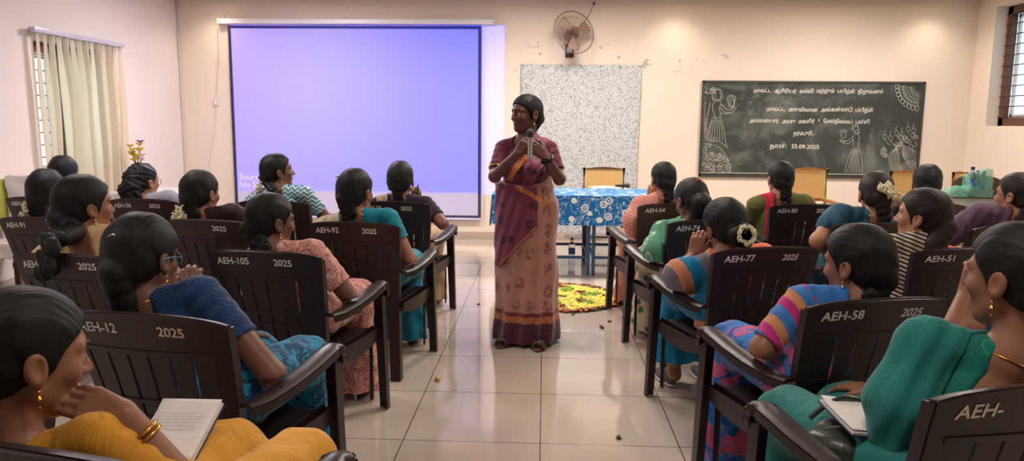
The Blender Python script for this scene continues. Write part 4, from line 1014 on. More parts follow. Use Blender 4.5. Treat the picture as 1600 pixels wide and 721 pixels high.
def P_(key,h,dy=.15,**k):
    dy+=.07
    o,a=CHAIRS[key]; S=dict(own=key,o=o,yaw=a,h=(h[0],h[1],RY[key]+dy)); S.update(k); return person(S)
W='woman '
P_('L1',(44,554),.17,hyaw=-74,hpitch=-14,tyaw=8,hs=1.04,neck=(0,-.04,-.205),pelvis=(0,-.02,.48),skin='a',hair='cap',hlen=9,hr=.030,vox=.004,blouse=yel,drape=yel,dw=.07,skirt=yel,sleeve=.60,ear='drop',bangles='R',bt=(.045,.056),chain=False,fat=.88,
   armR=dict(e=(330,800,1.36),w=(196,650,1.33),d=(-1,.05,.30),n=(.15,-.75,.65),curl=.36,thumb=-1),armL=dict(e=(-.15,.20,.55),w=(170,760,1.5),d=(1,.3,.1),n=(0,.2,-1),curl=.5),
   label='seated woman in mustard yellow with gold bangles, chin on hand, near left corner')
P_('L2',(224,402),.18,hyaw=-42,hpitch=-12,tyaw=16,skin='b',hair='pony',hlen=9,hspan=.62,swing=-.07,hr=.027,hv=1.08,vox=.0045,blouse=blu,skirt=turq,sleeve=.55,glasses=BLGL,clip=(.0,-.118,.045),fat=.98,neck=(0,-.025,-.145),
   armR=dict(e=(428,588,2.12),w=(312,470,2.36),d=(-.3,.0,1),n=(.1,-1,.2),curl=.95,thumb=-1),hangx=1,
   label='seated woman in navy blue blouse and turquoise saree wearing pale blue spectacles')
P_('L3',(424,346),.15,hyaw=-60,hpitch=-8,tyaw=10,skin='b',hair='low',hlen=10,hr=.032,vox=.005,hs=1.0,blouse=pinks,drape=pinks,dw=.08,skirt=pinks,sleeve=.62,
   armR=dict(e=(556,476,3.14),w=(520,478,3.42),d=(-.6,.8,0),n=(0,-.2,1),curl=.4),label='seated woman in pink brocade saree with a low plait, chair AEH-105')
P_('L4',(556,300),.15,hyaw=-33,hpitch=-4,tyaw=8,skin='a',hair='braid',hr=.036,swing=-.05,hlen=9,vox=.0055,blouse=tealb,drape=creamd,cover=.75,dw=.075,dbx=-.14,skirt=teals,sleeve=.5,ear='drop',clip=(-.045,-.09,.07),
   armR=dict(e=(640,408,4.02),w=(618,425,4.25),d=(-.6,.8,0),n=(0,-.2,1),curl=.4),label='seated woman with a thick plait, teal blouse and cream drape, in front of the screen')
r5=P_('L5',(626,281),.15,hyaw=-12,hpitch=-2,tyaw=5,skin='b',hair='braid',hr=.030,hlen=11,vox=.006,blouse=navy,drape=beige,dw=.05,dbx=-.12,skirt=beige,sleeve=.66,
   armR=dict(e=(692,350,5.0),w=(654,318,5.2),d=(-.2,0,1),n=(.2,-1,0),curl=.9),label='seated woman in a dark navy blouse raising a pen beside her face')
P_('Lb',(434,268),.15,hyaw=-74,hpitch=3,tyaw=6,skin='b',hair='braid',hr=.028,hlen=8,hspan=.5,vox=.006,hs=1.02,blouse=zig,drape=greyd,dw=.05,dbx=-.15,skirt=greyd,sleeve=.6,garland=[([(0,-.105,-.05),(-.01,-.13,-.10),(-.02,-.15,-.15)],.024,60)],
   label='seated woman in a teal zigzag blouse shown in profile against the projector screen')
P_('Lc',(314,302),.15,hyaw=-42,hpitch=-5,tyaw=8,skin='a',hair='low',hlen=9,hr=.030,vox=.0055,blouse=darkb,drape=pinkd,cover=.3,dw=.05,dbx=-.155,skirt=gry,sleeve=.6,garland=[([(-.02,-.12,-.07),(-.045,-.13,-.11),(-.05,-.13,-.15),(-.0,-.13,-.145),(-.0,-.13,-.11)],.022,90)],
   label='seated woman in a dark blouse with a white jasmine string at her nape, left rows')
P_('Ld',(224,284),.15,hyaw=-50,hpitch=-3,tyaw=8,skin='c',hair='curly',hlen=6,hr=.05,hv=.98,vox=.006,blouse=whiteg,drape=whiteg,dw=.06,skirt=whiteg,glasses=DKGL,label='seated woman with loose curly hair and dark spectacles near the yellow flowers')
P_('Le',(133,322),.20,hyaw=-66,hpitch=-2,tyaw=12,skin='a',hair='pony',over=True,hlen=9,hr=.032,swing=-.03,vox=.005,hv=1.04,blouse=redb,drape=cream,cover=.45,dw=.07,dbx=-.13,skirt=gry,ear='drop',clip=(-.05,-.085,.04),
   label='seated woman in a cream silk drape with long hair hanging over her chair')
P_('Lf',(74,300),.15,hyaw=-30,hpitch=-4,tyaw=10,skin='a',hair='braid',hlen=8,hr=.04,vox=.006,blouse=lil,drape=greyd,dw=.05,dbx=-.14,skirt=gry,garland=[([(-.05,-.10,-.05),(-.06,-.11,-.10),(-.065,-.11,-.16)],.018,70)],
   label='seated woman with jasmine hanging at the left of her hair, chair AEH-91')
P_('Lg',(100,272),.15,hyaw=-20,hpitch=-2,skin='b',hair='low',hlen=8,vox=.007,blouse=lil,drape=whiteg,skirt=whiteg,label='seated woman mostly hidden behind another head, nearest the left window')
# right side
P_('R1',(1586,432),.16,hyaw=60,hpitch=-6,tyaw=-36,neck=(0,-.03,-.195),fat=.96,skin='a',hair='cap',hlen=9,hr=.030,vox=.004,hs=1.03,blouse=seag,drape=seagd,cover=.85,dw=.07,dbx=-.16,hang=(-.01,.0,-.13),skirt=seagd,sleeve=.6,ear='drop',
   armL=dict(e=(1400,650,1.74),w=(1404,650,1.98),d=(.5,.8,.0),n=(0,-.1,1),curl=.35),label='seated woman in sea green silk saree at the near right corner')
P_('R2',(1338,412),.17,hyaw=60,hpitch=-10,tyaw=-12,skin='a',hair='low',hlen=9,hr=.030,vox=.0045,hv=1.05,blouse=pinkband,drape=blub,dw=.07,dbx=-.12,skirt=bluw,sleeve=.86,clip=(.03,-.115,.01),
   armL=dict(e=(1190,545,2.42),w=(1262,568,2.70),d=(.8,.6,0),n=(0,-.2,1),curl=.4),label='seated woman in blue saree with pink and gold sleeves, chair AEH-58')
P_('R3',(1133,354),.17,hyaw=28,hpitch=-14,htilt=-8,tyaw=-6,skin='a',hair='bun',bz=-.055,hv=1.03,vox=.005,blouse=orgb,drape=bandd,hem=.15,shoes=plain('grey canvas shoe',(86,78,86),.8),cover=.9,dw=.07,dbx=-.135,hang=(0,0,-.06),skirt=turqs,sleeve=.5,ear=False,bangles='L',bmat=plain('white bangle',(220,214,205),.3),
   armL=dict(e=(1062,432,3.42),w=(1083,398,3.50),d=(.3,.1,1),n=(-.2,-1,.1),curl=.9,thumb=1),
   garland=[([(.036*math.cos(a)-.005,-.172,-.055+.036*math.sin(a)) for a in np.linspace(0,2*PI,14)],.007,90)],label='seated woman with a ring of white flowers on her bun, chair AEH-77')
P_('R4',(1080,314),.17,toes=(.05,-.07),hyaw=32,hpitch=-24,tyaw=-4,skin='b',hair='pony',hlen=7,hspan=.35,hr=.04,vox=.006,blouse=stripeg,drape=greend,cover=.8,dw=.07,dbx=-.13,hang=(0,0,-.06),skirt=gws,sleeve=.5,
   clip=(.0,-.105,.075,REDF),armL=dict(e=(1022,400,4.22),w=(1052,402,4.50),d=(.6,.8,0),n=(0,-.2,1),curl=.4),label='seated woman in green and white printed drape bowing her head, red ribbon in hair')
P_('R5',(1036,280),.15,hyaw=22,hpitch=-8,tyaw=6,skin='a',hair='low',hlen=9,hr=.030,vox=.006,hs=.98,blouse=pinkr2,drape=pinkr,cover=.9,dw=.07,dbx=-.13,hang=(0,0,-.10),skirt=pinkr,sleeve=.5,clip=(.0,-.105,.06),
   armL=dict(e=(990,348,5.12),w=(1016,312,5.25),d=(.2,.1,1),n=(-.2,-1,.1),curl=.9,thumb=1),label='seated woman in salmon pink saree with her hand at her cheek, next to the table')
P_('S51',(1440,338),.20,toes=(.05,-.07),hyaw=72,hpitch=0,tyaw=-10,skin='c',hair='pony',hlen=10,hr=.034,swing=.07,hspan=.75,vox=.005,hv=1.04,hmat=HAIR2,blouse=coral,drape=strp,dw=.10,dbx=-.06,skirt=strp,sleeve=.6,ear='drop',pelvis=(-.10,-.02,.53),
   label='seated woman in black striped drape and coral blouse with a ponytail, chair AEH-51')
P_('S80',(1219,279),.15,hyaw=24,hpitch=-3,tyaw=-2,skin='a',hair='braid',hr=.032,hlen=10,swing=.03,vox=.006,hs=1.0,blouse=oliv,drape=redp,dw=.035,dbx=-.09,skirt=olivs,sleeve=.6,pelvis=(-.08,-.02,.53),clip=(.0,-.118,.02),
   label='seated woman in an olive blouse just below the blackboard')
P_('SG',(1368,304),.15,hyaw=16,hpitch=-12,tyaw=-6,skin='c',hair='braid',hr=.034,hlen=9,swing=.05,vox=.0055,blouse=bluet,drape=blues,cover=.40,dw=.06,dbx=-.14,skirt=blues,sleeve=.35,fat=1.12,hmat=HAIR2,ear=False,
   armL=dict(e=(1278,376,4.22),w=(1296,398,4.42),d=(.6,.8,0),n=(0,-.2,1),curl=.4),garland=[([(-.02,-.13,.03),(.02,-.14,.0),(.05,-.13,-.03)],.022,90),([(.02,-.135,.04),(.06,-.12,.0),(.085,-.10,-.03)],.020,80)],
   label='seated woman with two strands of white jasmine and a petrol blue drape')
P_('SB',(1448,286),.12,hyaw=10,hpitch=-2,skin='b',hair='low',hlen=8,hv=1.05,vox=.007,blouse=gry,drape=cream,skirt=gry,label='seated woman hidden behind the striped woman, near the green bag')
P_('SX',(1588,305),.15,hyaw=62,hpitch=-2,tyaw=-14,skin='c',hair='low',hlen=9,hr=.030,vox=.0055,hs=1.04,hmat=HAIR2,blouse=magb,drape=purp,cover=.6,dw=.07,dbx=-.12,skirt=purp,glasses=DKGL,label='seated woman in purple grey drape and dark spectacles at the right edge')
P_('R6',(1655,398),.15,hyaw=40,hpitch=-8,skin='a',hair='low',hlen=8,vox=.006,blouse=goldb,skirt=dkg,sleeve=.62,
   armL=dict(e=(1490,514,2.42),w=(1510,458,2.50),d=(.35,.1,1),n=(-.2,-1,.1),curl=.9,thumb=1),label='seated woman cut off by the right edge, blue and gold sleeve, hand on cheek')
# ------------------------------------------------------------------ the speaker, standing
sm=NT('rose tan silk with paisley and dark border'); v=sm.coord(); o=sm.xyz(v); 
d=sm.vor(sm.coord(scale=(1,1,.7)),12,rand=.45); dd=d.outputs['Distance']; n=sm.noise(v,40,4,.6)
c=sm.mix(sm.noise(v,6,4),lin((164,112,102)),lin((186,134,118))); pz=sm.math('MULTIPLY',sm.ss(dd,.42,.36),sm.ss(n,.42,.52)); c=sm.mix(sm.math('MULTIPLY',pz,.75),c,lin((124,58,62)))
c=sm.mix(sm.ss(o[2],.235,.225),c,lin((112,36,44))); c=sm.mix(sm.math('MULTIPLY',sm.ss(o[2],.205,.2),sm.ss(n,.3,.5)),c,lin((176,104,60))); c=sm.mix(sm.ss(o[2],.165,.155),c,lin((76,22,44)))
sm.bump(sm.noise(sm.coord(scale=(1,1,.2)),16,4,.6),.6,.02); sm.base(c,.6,.35); sm.b.inputs['Sheen Weight'].default_value=.3; SKM=sm.m
sm=NT('plum silk with gold edge'); v=sm.coord(); c=sm.mix(sm.noise(v,8,4),lin((106,32,64)),lin((128,48,74))); dd=sm.vor(v,9,rand=.6).outputs['Distance']
c=sm.mix(sm.math('MULTIPLY',sm.ss(dd,.30,.24),sm.ss(sm.noise(v,60,3),.42,.5)),c,lin((58,16,40)))
sm.bump(sm.noise(sm.coord(scale=(1,1,.4)),14,4,.6),.6,.02); sm.base(c,.55,.35); sm.b.inputs['Sheen Weight'].default_value=.3; PLUM=sm.m
GB=C('gold zari border',(196,120,66),(150,70,50),'motif',60,.4)
so_=at(822,535,2,0)
lady=person(dict(o=(so_[0]-.0,so_[1]+.02,0),yaw=math.radians(168),h=(822,178,4.60),hs=.96,hyaw=128,hpitch=-4,standing=True,pelvis=(0,0,.885),neck=(.0,-.0,-.165),tyaw=0,skin='d',hair='braid',hr=.030,hlen=9,swing=.03,hspan=.8,vox=.004,fat=.98,
  blouse=MAROON,drape=PLUM,dw=.085,dbx=-.12,cover=.0,dlow=-.15,sleeve=.72,backcut=.05,chain=False,bangles='',
  armR=dict(e=(773,276,4.50),w=(808,241,4.36),d=(.55,-.1,.8),n=(-.3,-1,.1),curl=.85,thumb=1),armL=dict(e=(874,280,4.50),w=(853,246,4.35),d=(-.75,-.1,.62),n=(.2,-1,.1),curl=.85,thumb=1),
  label='standing woman in plum and rose silk saree speaking into a microphone'))
root,Hh_,Rh_,T_,N_,arms_,L_,G_,Lt_=PEOPLE[-1]
def skirt(p):
    z=p[:,2]; u=np.clip((.93-z)/.93,0,1); ang=np.arctan2(p[:,1],p[:,0])
    cx=.0+.0*u; R=.178+.016*np.sin(u*PI*.5)+.012*u+.016*np.exp(-((z-.82)/.12)**2)
    r=np.sqrt((p[:,0]-cx)**2+((p[:,1]-.0)*1.18)**2)
    fold=(.002+.013*u)*np.sin(ang*11+3*u+1.3*np.sin(ang*3))+.006*np.sin(z*16+ang*2)
    d=(r-R-fold)*.8; return smax(smax(d,z-.93,.02),.022-z,.006)
P0=np.array((0,0,.885))
def waist(p):
    q=p-P0; d=ell(q,(0,0,.02),(.178,.135,.13)); d=smin(d,ell(q,(0,.005,.14),(.150,.118,.15)),.05)+.0025*np.sin((p[:,2]*.8+p[:,0]*.5)*110); return smax(smax(d-.006,q[:,2]-.19,.006),-q[:,2]-.02,.01)
_sk=skirt
def skirt(p): return smin(_sk(p),waist(p),.02)
sdf_mesh(skirt,(-.30,-.28,.005),(.30,.28,1.12),.0045,'saree_skirt',SKM,root)
def wrap(p):   # loose end wrapped over the right hip
    z=p[:,2]; u=np.clip((.93-z)/.93,0,1); x=p[:,0]
    R=.204+.004*np.sin(x*95+z*30)+.03*np.clip(x,0,1); d=(np.sqrt(x**2+(p[:,1]*1.15)**2)-R)*.8
    low=.70+(-.10-x)*.0-(x-.02)*1.05                        # slanting lower hem: lowest on the right hip
    low=np.maximum(low-.06,.50); return smax(smax(smax(d,low-z,.006),z-1.02-.10*x,.02),-.10-x,.006)
sdf_mesh(wrap,(-.16,-.3,.42),(.33,.3,1.12),.0045,'saree_end',PLUM,root)
# gold edges running along the drape
m=MB()
def surf(fn,x,z):
    ys=np.linspace(.34,0,120).astype(f32); d=fn(np.stack([np.full(120,x),ys,np.full(120,z)],1).astype(f32)); i=np.argmax(d<0); return ys[i] if (d<0).any() else None
pts=[]
for x in np.linspace(-.09,.15,14):
    z=max(.70-(x-.02)*1.05-.06,.50)+.012; y=surf(wrap,x,z)
    if y is not None: pts.append((x,y+.002,z))
if len(pts)>2: m.tube(pts,.010,8,sx=.35,up=(0,1,0))
m.build('gold_border',GB,root,smooth=True)
from mathutils.bvhtree import BVHTree
tr_=[BVHTree.FromPolygons([v.co for v in o_.data.vertices],[tuple(q.vertices) for q in o_.data.polygons]) for o_ in root.children if o_.name.startswith(('saree','blouse'))]
def ribbon(a,b,w):
    m=MB(); rows=[]
    for u in np.linspace(0,1,26):
        x=a[0]+(b[0]-a[0])*u; z=a[1]+(b[1]-a[1])*u+.012*math.sin(u*PI); row=[]
        d=np.array((b[0]-a[0],b[1]-a[1]));d/=np.linalg.norm(d)
        for t_ in (-1,-.5,0,.5,1):
            X=x-d[1]*t_*w/2; Z=z+d[0]*t_*w/2; ys=[h_[0].y for h_ in (q.ray_cast(Vector((X,.6,Z)),Vector((0,-1,0)),.9) for q in tr_) if h_[0] is not None]; row.append((X,(max(ys) if ys else .0)+.0022,Z))
        rows.append(row)
    vs=[p for r_ in rows for p in r_]; vs2=[(p[0],p[1]-.003,p[2]) for p in vs]; n=5; fs=[]
    for i in range(25):
        for j in range(4): k=i*n+j; fs+=[(k,k+1,k+n+1,k+n),(k+130,k+n+130,k+n+131,k+131)]
    m.add(vs+vs2,fs); return m.build('gold_border',GB,root,smooth=True)
ribbon((-.055,1.235),(.085,1.045),.030); ribbon((.02,1.005),(-.150,.905),.026)
# watch, bangle, sandals
sh,el,wr,_,_=arms_['L']; ax=(wr-el)/np.linalg.norm(wr-el); u=np.cross(ax,(0,0,1));u/=np.linalg.norm(u);w=np.cross(u,ax)
m=MB(); c=wr-ax*.02; m.tube([c+.031*(u*math.cos(a)+w*math.sin(a)) for a in np.linspace(0,2*PI,28,endpoint=False)],.006,8,closed=True,sx=1.8,up=tuple(ax)); m.ball(c+(L_(CAM)-c)/np.linalg.norm(L_(CAM)-c)*.034,(.016,.016,.016),12); m.build('wristwatch',plain('black watch',(20,18,20),.3),root,smooth=True)
sh,el,wr,_,_=arms_['R']; ax=(el-sh)/np.linalg.norm(el-sh); u=np.cross(ax,(0,0,1));u/=np.linalg.norm(u);w=np.cross(u,ax)
m=MB(); c=sh+(el-sh)*.74; m.tube([c+.047*(u*math.cos(a)+w*math.sin(a)) for a in np.linspace(0,2*PI,28,endpoint=False)],.005,8,closed=True,sx=1.5,up=tuple(ax)); m.build('sleeve_border',GOLD,root,smooth=True)
for sx in (-.12,.12):
    m=MB(); m.ball((sx,.10,.010),(.042,.125,.010),18); 
    for yy in (.14,.175): m.tube([(sx-.040,yy,.012),(sx-.022,yy+.004,.052),(sx+.022,yy+.004,.052),(sx+.040,yy,.012)],.008,8,sx=1.6)
    m.build('sandal',SAND,root,smooth=True)
# microphone held in both hands
ma=at(826,203,1,4.30); mb=at(828,250,1,4.30); mic=empty('microphone',mb,0,'silver and black hand microphone held by the standing woman','microphone')
h=float(ma[2]-mb[2]); MB().lathe([(.0,0),(.015,.0),(.016,.006),(.015,.012),(.013,h*.35),(.015,h*.75)],n=20).build('handle',plain('silver microphone body',(190,188,196),.25,metal=.7),mic)
MB().lathe([(.015,h*.74),(.020,h*.76),(.018,h*.80)],n=20).build('collar',plain('black mic collar',(28,26,30),.4),mic)
m=MB(); m.ball((0,0,h*.9),(.022,.022,.025),16); m.build('grille',plain('dark mic mesh',(50,46,52),.6,bscale=400,bstr=.6),mic,smooth=True)
# pen held by the woman in navy
a=at(652,304,1,5.17); m=MB(); m.tube([(a[0],a[1],a[2]-.05),(a[0]+.006,a[1],a[2]+.07)],.0045,8); tag(m.build('pen',plain('dark pen',(24,22,36),.3)),'dark pen held upright in the raised hand of the woman in navy','pen')
a=at(676,372,1,5.0); m=MB(); m.tube([(a[0]-.02,a[1],a[2]-.03),(a[0]+.02,a[1]+.01,a[2]+.03)],.0045,8); tag(m.build('pen',plain('blue pen',(190,200,235),.3)),'pale pen lying over the armrest of chair AEH-26','pen')
# ------------------------------------------------------------------ notebooks and bag
PAPER=NT('ruled paper'); v=PAPER.coord(); o=PAPER.xyz(v); l=PAPER.ss(PAPER.math('FRACT',PAPER.math('MULTIPLY',o[1],120)),.10,.05); PAPER.base(PAPER.mix(PAPER.math('MULTIPLY',l,.35),lin((226,220,216)),lin((150,160,190))),.7,.2); PAPER=PAPER.m
INK=plain('blue ink',(60,60,110),.6)
def sheet(name,cor,label,cat,th=.006,writing=True):
    """an open notepad given its four world corners (far-left, far-right, near-right, near-left)"""
    cor=[np.array(q,float) for q in cor]; c=sum(cor)/4; ex=(cor[1]-cor[0]+cor[2]-cor[3]); w=np.linalg.norm(ex)/2; ex/=np.linalg.norm(ex); ey=(cor[0]-cor[3]+cor[1]-cor[2]); ey-=ex*(ex@ey); h=np.linalg.norm(ey)/2; ey/=np.linalg.norm(ey); ez=np.cross(ex,ey)
    r=empty(name,(0,0,0),0,label,cat); mm=Matrix([list(a) for a in np.stack([ex,ey,ez],1)]).to_4x4(); mm.translation=Vector(c); r.matrix_world=mm
    MB().patch(lambda u,v:((u-.5)*w,(v-.5)*h,.004*math.sin(u*PI)*v),10,10,th).build('page_block',PAPER,r,smooth=False)
    MB().patch(lambda u,v:((u-.5)*w*.985,(v-.5)*h*.985+.004,.008+.016*max(0,v-.8)*5*(1-u*.5)*.4),10,14,.0008).build('top_page',PAPER,r,smooth=True)
    MB().box((0,0,-.005),(w/2+.002,h/2+.002,.0015)).build('cover',plain('notebook cover navy',(40,50,80),.5),r)
    if writing:
        m=MB(); rg=random.Random(len(label))
        for k in range(6):
            y=h*(.26-.055*k); x=-w*.40
            pts=[]
            while x<w*rg.uniform(.30,.44): pts.append((x,y+rg.uniform(-.002,.002),.0125)); x+=.004
            m.tube(pts,.0004,4)
        m.build('handwriting',INK,r)
    return r
sheet('notepad',[at(218,622,1,1.74),at(314,640,1,1.73),at(338,716,1,1.56),at(238,735,1,1.55)],'open white notepad held low in the near left corner behind chair AEH-12','notepad')
sheet('notepad',[at(1283,632,1,1.92),at(1362,628,1,1.93),at(1402,690,1,1.76),at(1330,672,1,1.74)],'white notepad lying on a dark handbag at the lap of the woman in sea green','notepad',writing=False)
b=at(1345,694,1,1.84); bag=empty('handbag',b,math.radians(12),'dark olive handbag on the lap of the woman in sea green','handbag')
BAGM=plain('dark olive leatherette',(44,52,44),.35,bscale=90,bstr=.3)
def bagf(p): 
    d=ell(p,(0,0,0),(.150,.10,.062)); return smax(d+.004*np.sin(p[:,0]*60+p[:,1]*30),np.abs(p[:,2])-.052,.02)
sdf_mesh(bagf,(-.18,-.14,-.1),(.18,.14,.1),.006,'bag_body',BAGM,bag)
MB().tube([(-.10+.20*u,.075,.045+.05*math.sin(u*PI)) for u in np.linspace(0,1,14)],.007,8).build('bag_handle',BAGM,bag)
MB().tube([(-.12+.24*u,-.02,.055+.004*math.sin(u*9)) for u in np.linspace(0,1,14)],.003,6).build('bag_zip',plain('bag zip',(150,150,140),.3,metal=.6),bag)
# ------------------------------------------------------------------ tables with blue floral cloth
t=NT('blue floral cotton tablecloth'); v=t.coord(); vo=t.vor(v,8.5,rand=.75); d=vo.outputs['Distance']
sub=t.node('ShaderNodeVectorMath',operation='SUBTRACT'); sc_=t.node('ShaderNodeVectorMath',operation='SCALE'); t.link(v,sc_.inputs[0]); sc_.inputs['Scale'].default_value=8.5
n_=t.noise(v,55,2); ring=t.ss(t.math('ABSOLUTE',t.math('SUBTRACT',t.math('ADD',d,t.math('MULTIPLY',n_,.10)),.30)),.065,.04); core=t.ss(d,.13,.10)
vine=t.ss(t.math('ABSOLUTE',t.math('SUBTRACT',t.noise(v,13,2,.5,1.2),.5)),.022,.012); lf=t.ss(t.vor(t.coord(scale=(1,1.6,1)),26).outputs['Distance'],.28,.2)
c=lin((28,108,180)); c=t.mix(t.math('MULTIPLY',lf,.55),c,lin((120,180,222))); c=t.mix(vine,c,lin((190,214,236))); c=t.mix(ring,c,lin((226,234,240))); c=t.mix(core,c,lin((232,226,214)))
t.base(c,.75,.2); t.bump(t.noise(v,8,4),.3,.02); TCM=t.m
BM=plain('blue painted steel',(36,74,112),.4,metal=.2); TOPM=plain('table top laminate',(120,90,70),.5)
fl=at(765,303,2,.752); fr_=at(1100,303,2,.752); YF0=6.80; YT1=7.62; XA=at(770,303,2,.752)[0]; XB=XA+1.86; XM=at(922,430,2,0)[0]
for (xa,xb,w) in ((XA+.02,XM-.004,'left'),(XM+.004,XB-.02,'right')):
    cx=(xa+xb)/2; hx=(xb-xa)/2; r=empty('steel_table',(cx,(YF0+YT1)/2,0),0,f'blue steel framed table, the {w} one of the pair under the floral cloth','table'); hy=(YT1-YF0)/2
    MB().box((0,0,.733),(hx,hy,.010),bev=.003).build('table_top',TOPM,r)
    for sx in (-1,1):
        for sy in (-1,1): MB().box((sx*(hx-.020),sy*(hy-.025),.361),(.016,.016,.361),bev=.002).build('leg',BM,r)
    for sy in (-1,1): MB().box((0,sy*(hy-.025),.17),(hx-.036,.011,.013)).build('stretcher',BM,r); MB().box((0,sy*(hy-.025),.705),(hx-.036,.012,.016)).build('apron',BM,r)
    for sx in (-1,1): MB().box((sx*(hx-.02),0,.17),(.011,hy-.041,.013)).build('stretcher',BM,r)
tcx=(XA+XB)/2; tc_=empty('tablecloth',(tcx,(YF0+YT1)/2,.745),0,'blue cotton tablecloth with white flowers over the pair of tables','tablecloth'); hx=(XB-XA)/2; hy=(YT1-YF0)/2; drop=.275
prof=[]
def tc(u,v):
    # v runs from the near hem over the top to the far hem
    Ltot=drop*2+2*hy; s=v*Ltot
    x=(u-.5)*2*(hx+.004); rip=.008*math.sin(x*19)+.006*math.sin(x*31+1)
    if s<drop: k=1-s/drop; return (x,-hy-.004-(.012+rip)*k,-(drop-s)*1+.003)
    if s>drop+2*hy: q=s-drop-2*hy; return (x,hy+.004+(.012+rip)*q/drop,-q+.003)
    return (x,-hy+(s-drop),.004)
MB().patch(tc,90,60,.002).build('cloth_top',TCM,tc_,smooth=False)
for sx in (-1,1):
    def side(u,v,sx=sx): y=-hy-.006+(2*hy+.012)*u; k=v; return (sx*(hx+.006+(.014+.01*math.sin(y*25))*k+.03*k*(1-abs(2*u-1))),y*(1+.02*k),-(drop*1.05)*v+.003)
    MB().patch(side,30,12,.002).build('side_drop',TCM,tc_,smooth=True)
# things on the table
q=at(978,293,2,.757); m=MB(); e=empty('microphone',(q[0],q[1],.775),math.radians(-70),'black hand microphone lying on the blue tablecloth','microphone')
MB().tube([(0,0,0),(0,-.12,0)],[.016,.011],12).build('handle',plain('black mic body',(30,28,32),.35),e); m=MB(); m.ball((0,.02,0),.026,14); m.build('grille',plain('dark mic mesh b',(52,50,56),.5,bscale=400,bstr=.5),e,smooth=True)
q=at(945,293,2,.757); e=empty('paper_sheet',(q[0],q[1],.7525),.2,'white paper sheets lying on the blue tablecloth','paper'); MB().patch(lambda u,v:((u-.5)*.30,(v-.5)*.21,.003+.010*math.sin(u*3)*v),8,8,.001).build('sheet',PAPER,e,smooth=True)
# bottles
BOTM=NT('clear pet plastic'); BOTM.base(lin((225,235,242)),.08); BOTM.b.inputs['Transmission Weight'].default_value=.92; BOTM.b.inputs['IOR'].default_value=1.12; BOTM=BOTM.m
LBLM=plain('blue bottle label',(36,96,190),.4); CAPM=plain('dark blue bottle cap',(30,34,90),.4)
def bottle(loc,h,label,group=None):
    r=empty('water_bottle',loc,0,label,'bottle',group); k=h/.235
    MB().lathe([(.0,.0),(.026*k,.0),(.031*k,.006),(.031*k,.06*k),(.029*k,.07*k),(.031*k,.08*k),(.031*k,.150*k),(.027*k,.175*k),(.012*k,.205*k),(.012*k,.218*k)],n=24).build('bottle_body',BOTM,r,smooth=True)
    MB().lathe([(.0316*k,.085*k),(.0320*k,.088*k),(.0320*k,.135*k),(.0316*k,.138*k)],n=24,cap=False).build('bottle_label',LBLM,r,smooth=True)
    MB().lathe([(.0,.216*k),(.0145*k,.216*k),(.0145*k,.236*k),(.012*k,.238*k),(0,.238*k)],n=18).build('bottle_cap',CAPM,r); return r
q=at(893,411,2,0); bottle((q[0],q[1],0),.255,'small clear water bottle with blue label standing on the floor behind the table')
# ------------------------------------------------------------------ cane chairs
CANE=NT('woven cane'); v=CANE.coord(); o=CANE.xyz(v); w=CANE.math('ADD',CANE.math('ABSOLUTE',CANE.math('SUBTRACT',CANE.math('FRACT',CANE.math('MULTIPLY',o[0],70)),.5)),CANE.math('ABSOLUTE',CANE.math('SUBTRACT',CANE.math('FRACT',CANE.math('MULTIPLY',o[2],70)),.5)))
CANE.base(CANE.mix(CANE.ss(w,.35,.6),lin((190,150,90)),lin((226,190,128))),.5); CANE.bump(w,.4,.003); CANE=CANE.m
CWD=plain('honey varnished wood',(150,96,52),.35,var=.2); CWD2=plain('dark varnished wood',(88,52,36),.35,var=.2); CFR=plain('green painted tube',(150,170,70),.4)
def cane_chair(px0,px1,ytop,Y,label,frame,arms=False,yaw=0.,ztop=None,bh=.40):
    a=at(px0,ytop,1,Y); b=at(px1,ytop,1,Y); w=(b[0]-a[0])/2; zt=a[2]; r=empty('cane_chair',((a[0]+b[0])/2,Y-.0,0),yaw,label,'chair')
    m=MB(); 
    for s in (-1,1): m.tube([(s*w,.0,zt),(s*w,.02,zt-.30),(s*w,-.04,.44),(s*(w-.005),.03,.0)],[.016,.018,.018,.015],10)
    m.build('back_post',frame,r)
    MB().patch(lambda u,v:((u-.5)*2*w,.0+.018*math.sin(u*PI),zt-.012+.020*math.sin(u*PI)*v),12,2,.022).build('top_rail',frame if frame is not CFR else CWD,r); m=MB(); m.patch(lambda u,v:((u-.5)*2*w,.015,zt-bh+.03*v),8,2,.02); m.build('back_rail',frame if frame is not CFR else CWD,r)
    MB().patch(lambda u,v:((u-.5)*2*(w-.012),.006+.015*math.sin(u*PI),zt-bh+.02+(bh-.03)*v),10,8,.008).build('cane_back',CANE,r,smooth=False)
    m=MB(); m.box((0,-.24,.43),(w+.01,.24,.018),bev=.006); m.build('seat_frame',frame if frame is not CFR else CWD,r); MB().box((0,-.24,.451),(w-.03,.20,.004)).build('cane_seat',CANE,r)
    for s in (-1,1):
        m=MB(); m.tube([(s*w,-.46,.0),(s*w,-.46,.42 if not arms else .64)],[.014,.018],10); m.build('leg',frame,r)
        if arms: MB().patch(lambda u,v,s=s:(s*(w+.015)+(v-.5)*.055,.01-.50*u,.655-.006*math.sin(u*PI)),12,3,.022).build('armrest',CWD,r)
    for q0,q1 in (((-w,-.46,.16),(w,-.46,.16)),((-w,.02,.16),(w,.02,.16)),((-w,-.46,.13),(-w,.02,.13)),((w,-.46,.13),(w,.02,.13))): MB().tube([q0,q1],.011,8).build('stretcher',frame,r)
    return r
cane_chair(913,975,262,8.15,'yellow cane-backed chair with dark wooden posts behind the blue tablecloth',CWD2)
cane_chair(1238,1293,263,7.6,'yellow cane-backed armchair with green posts below the blackboard, right of the olive blouse',CFR,arms=True,bh=.33)
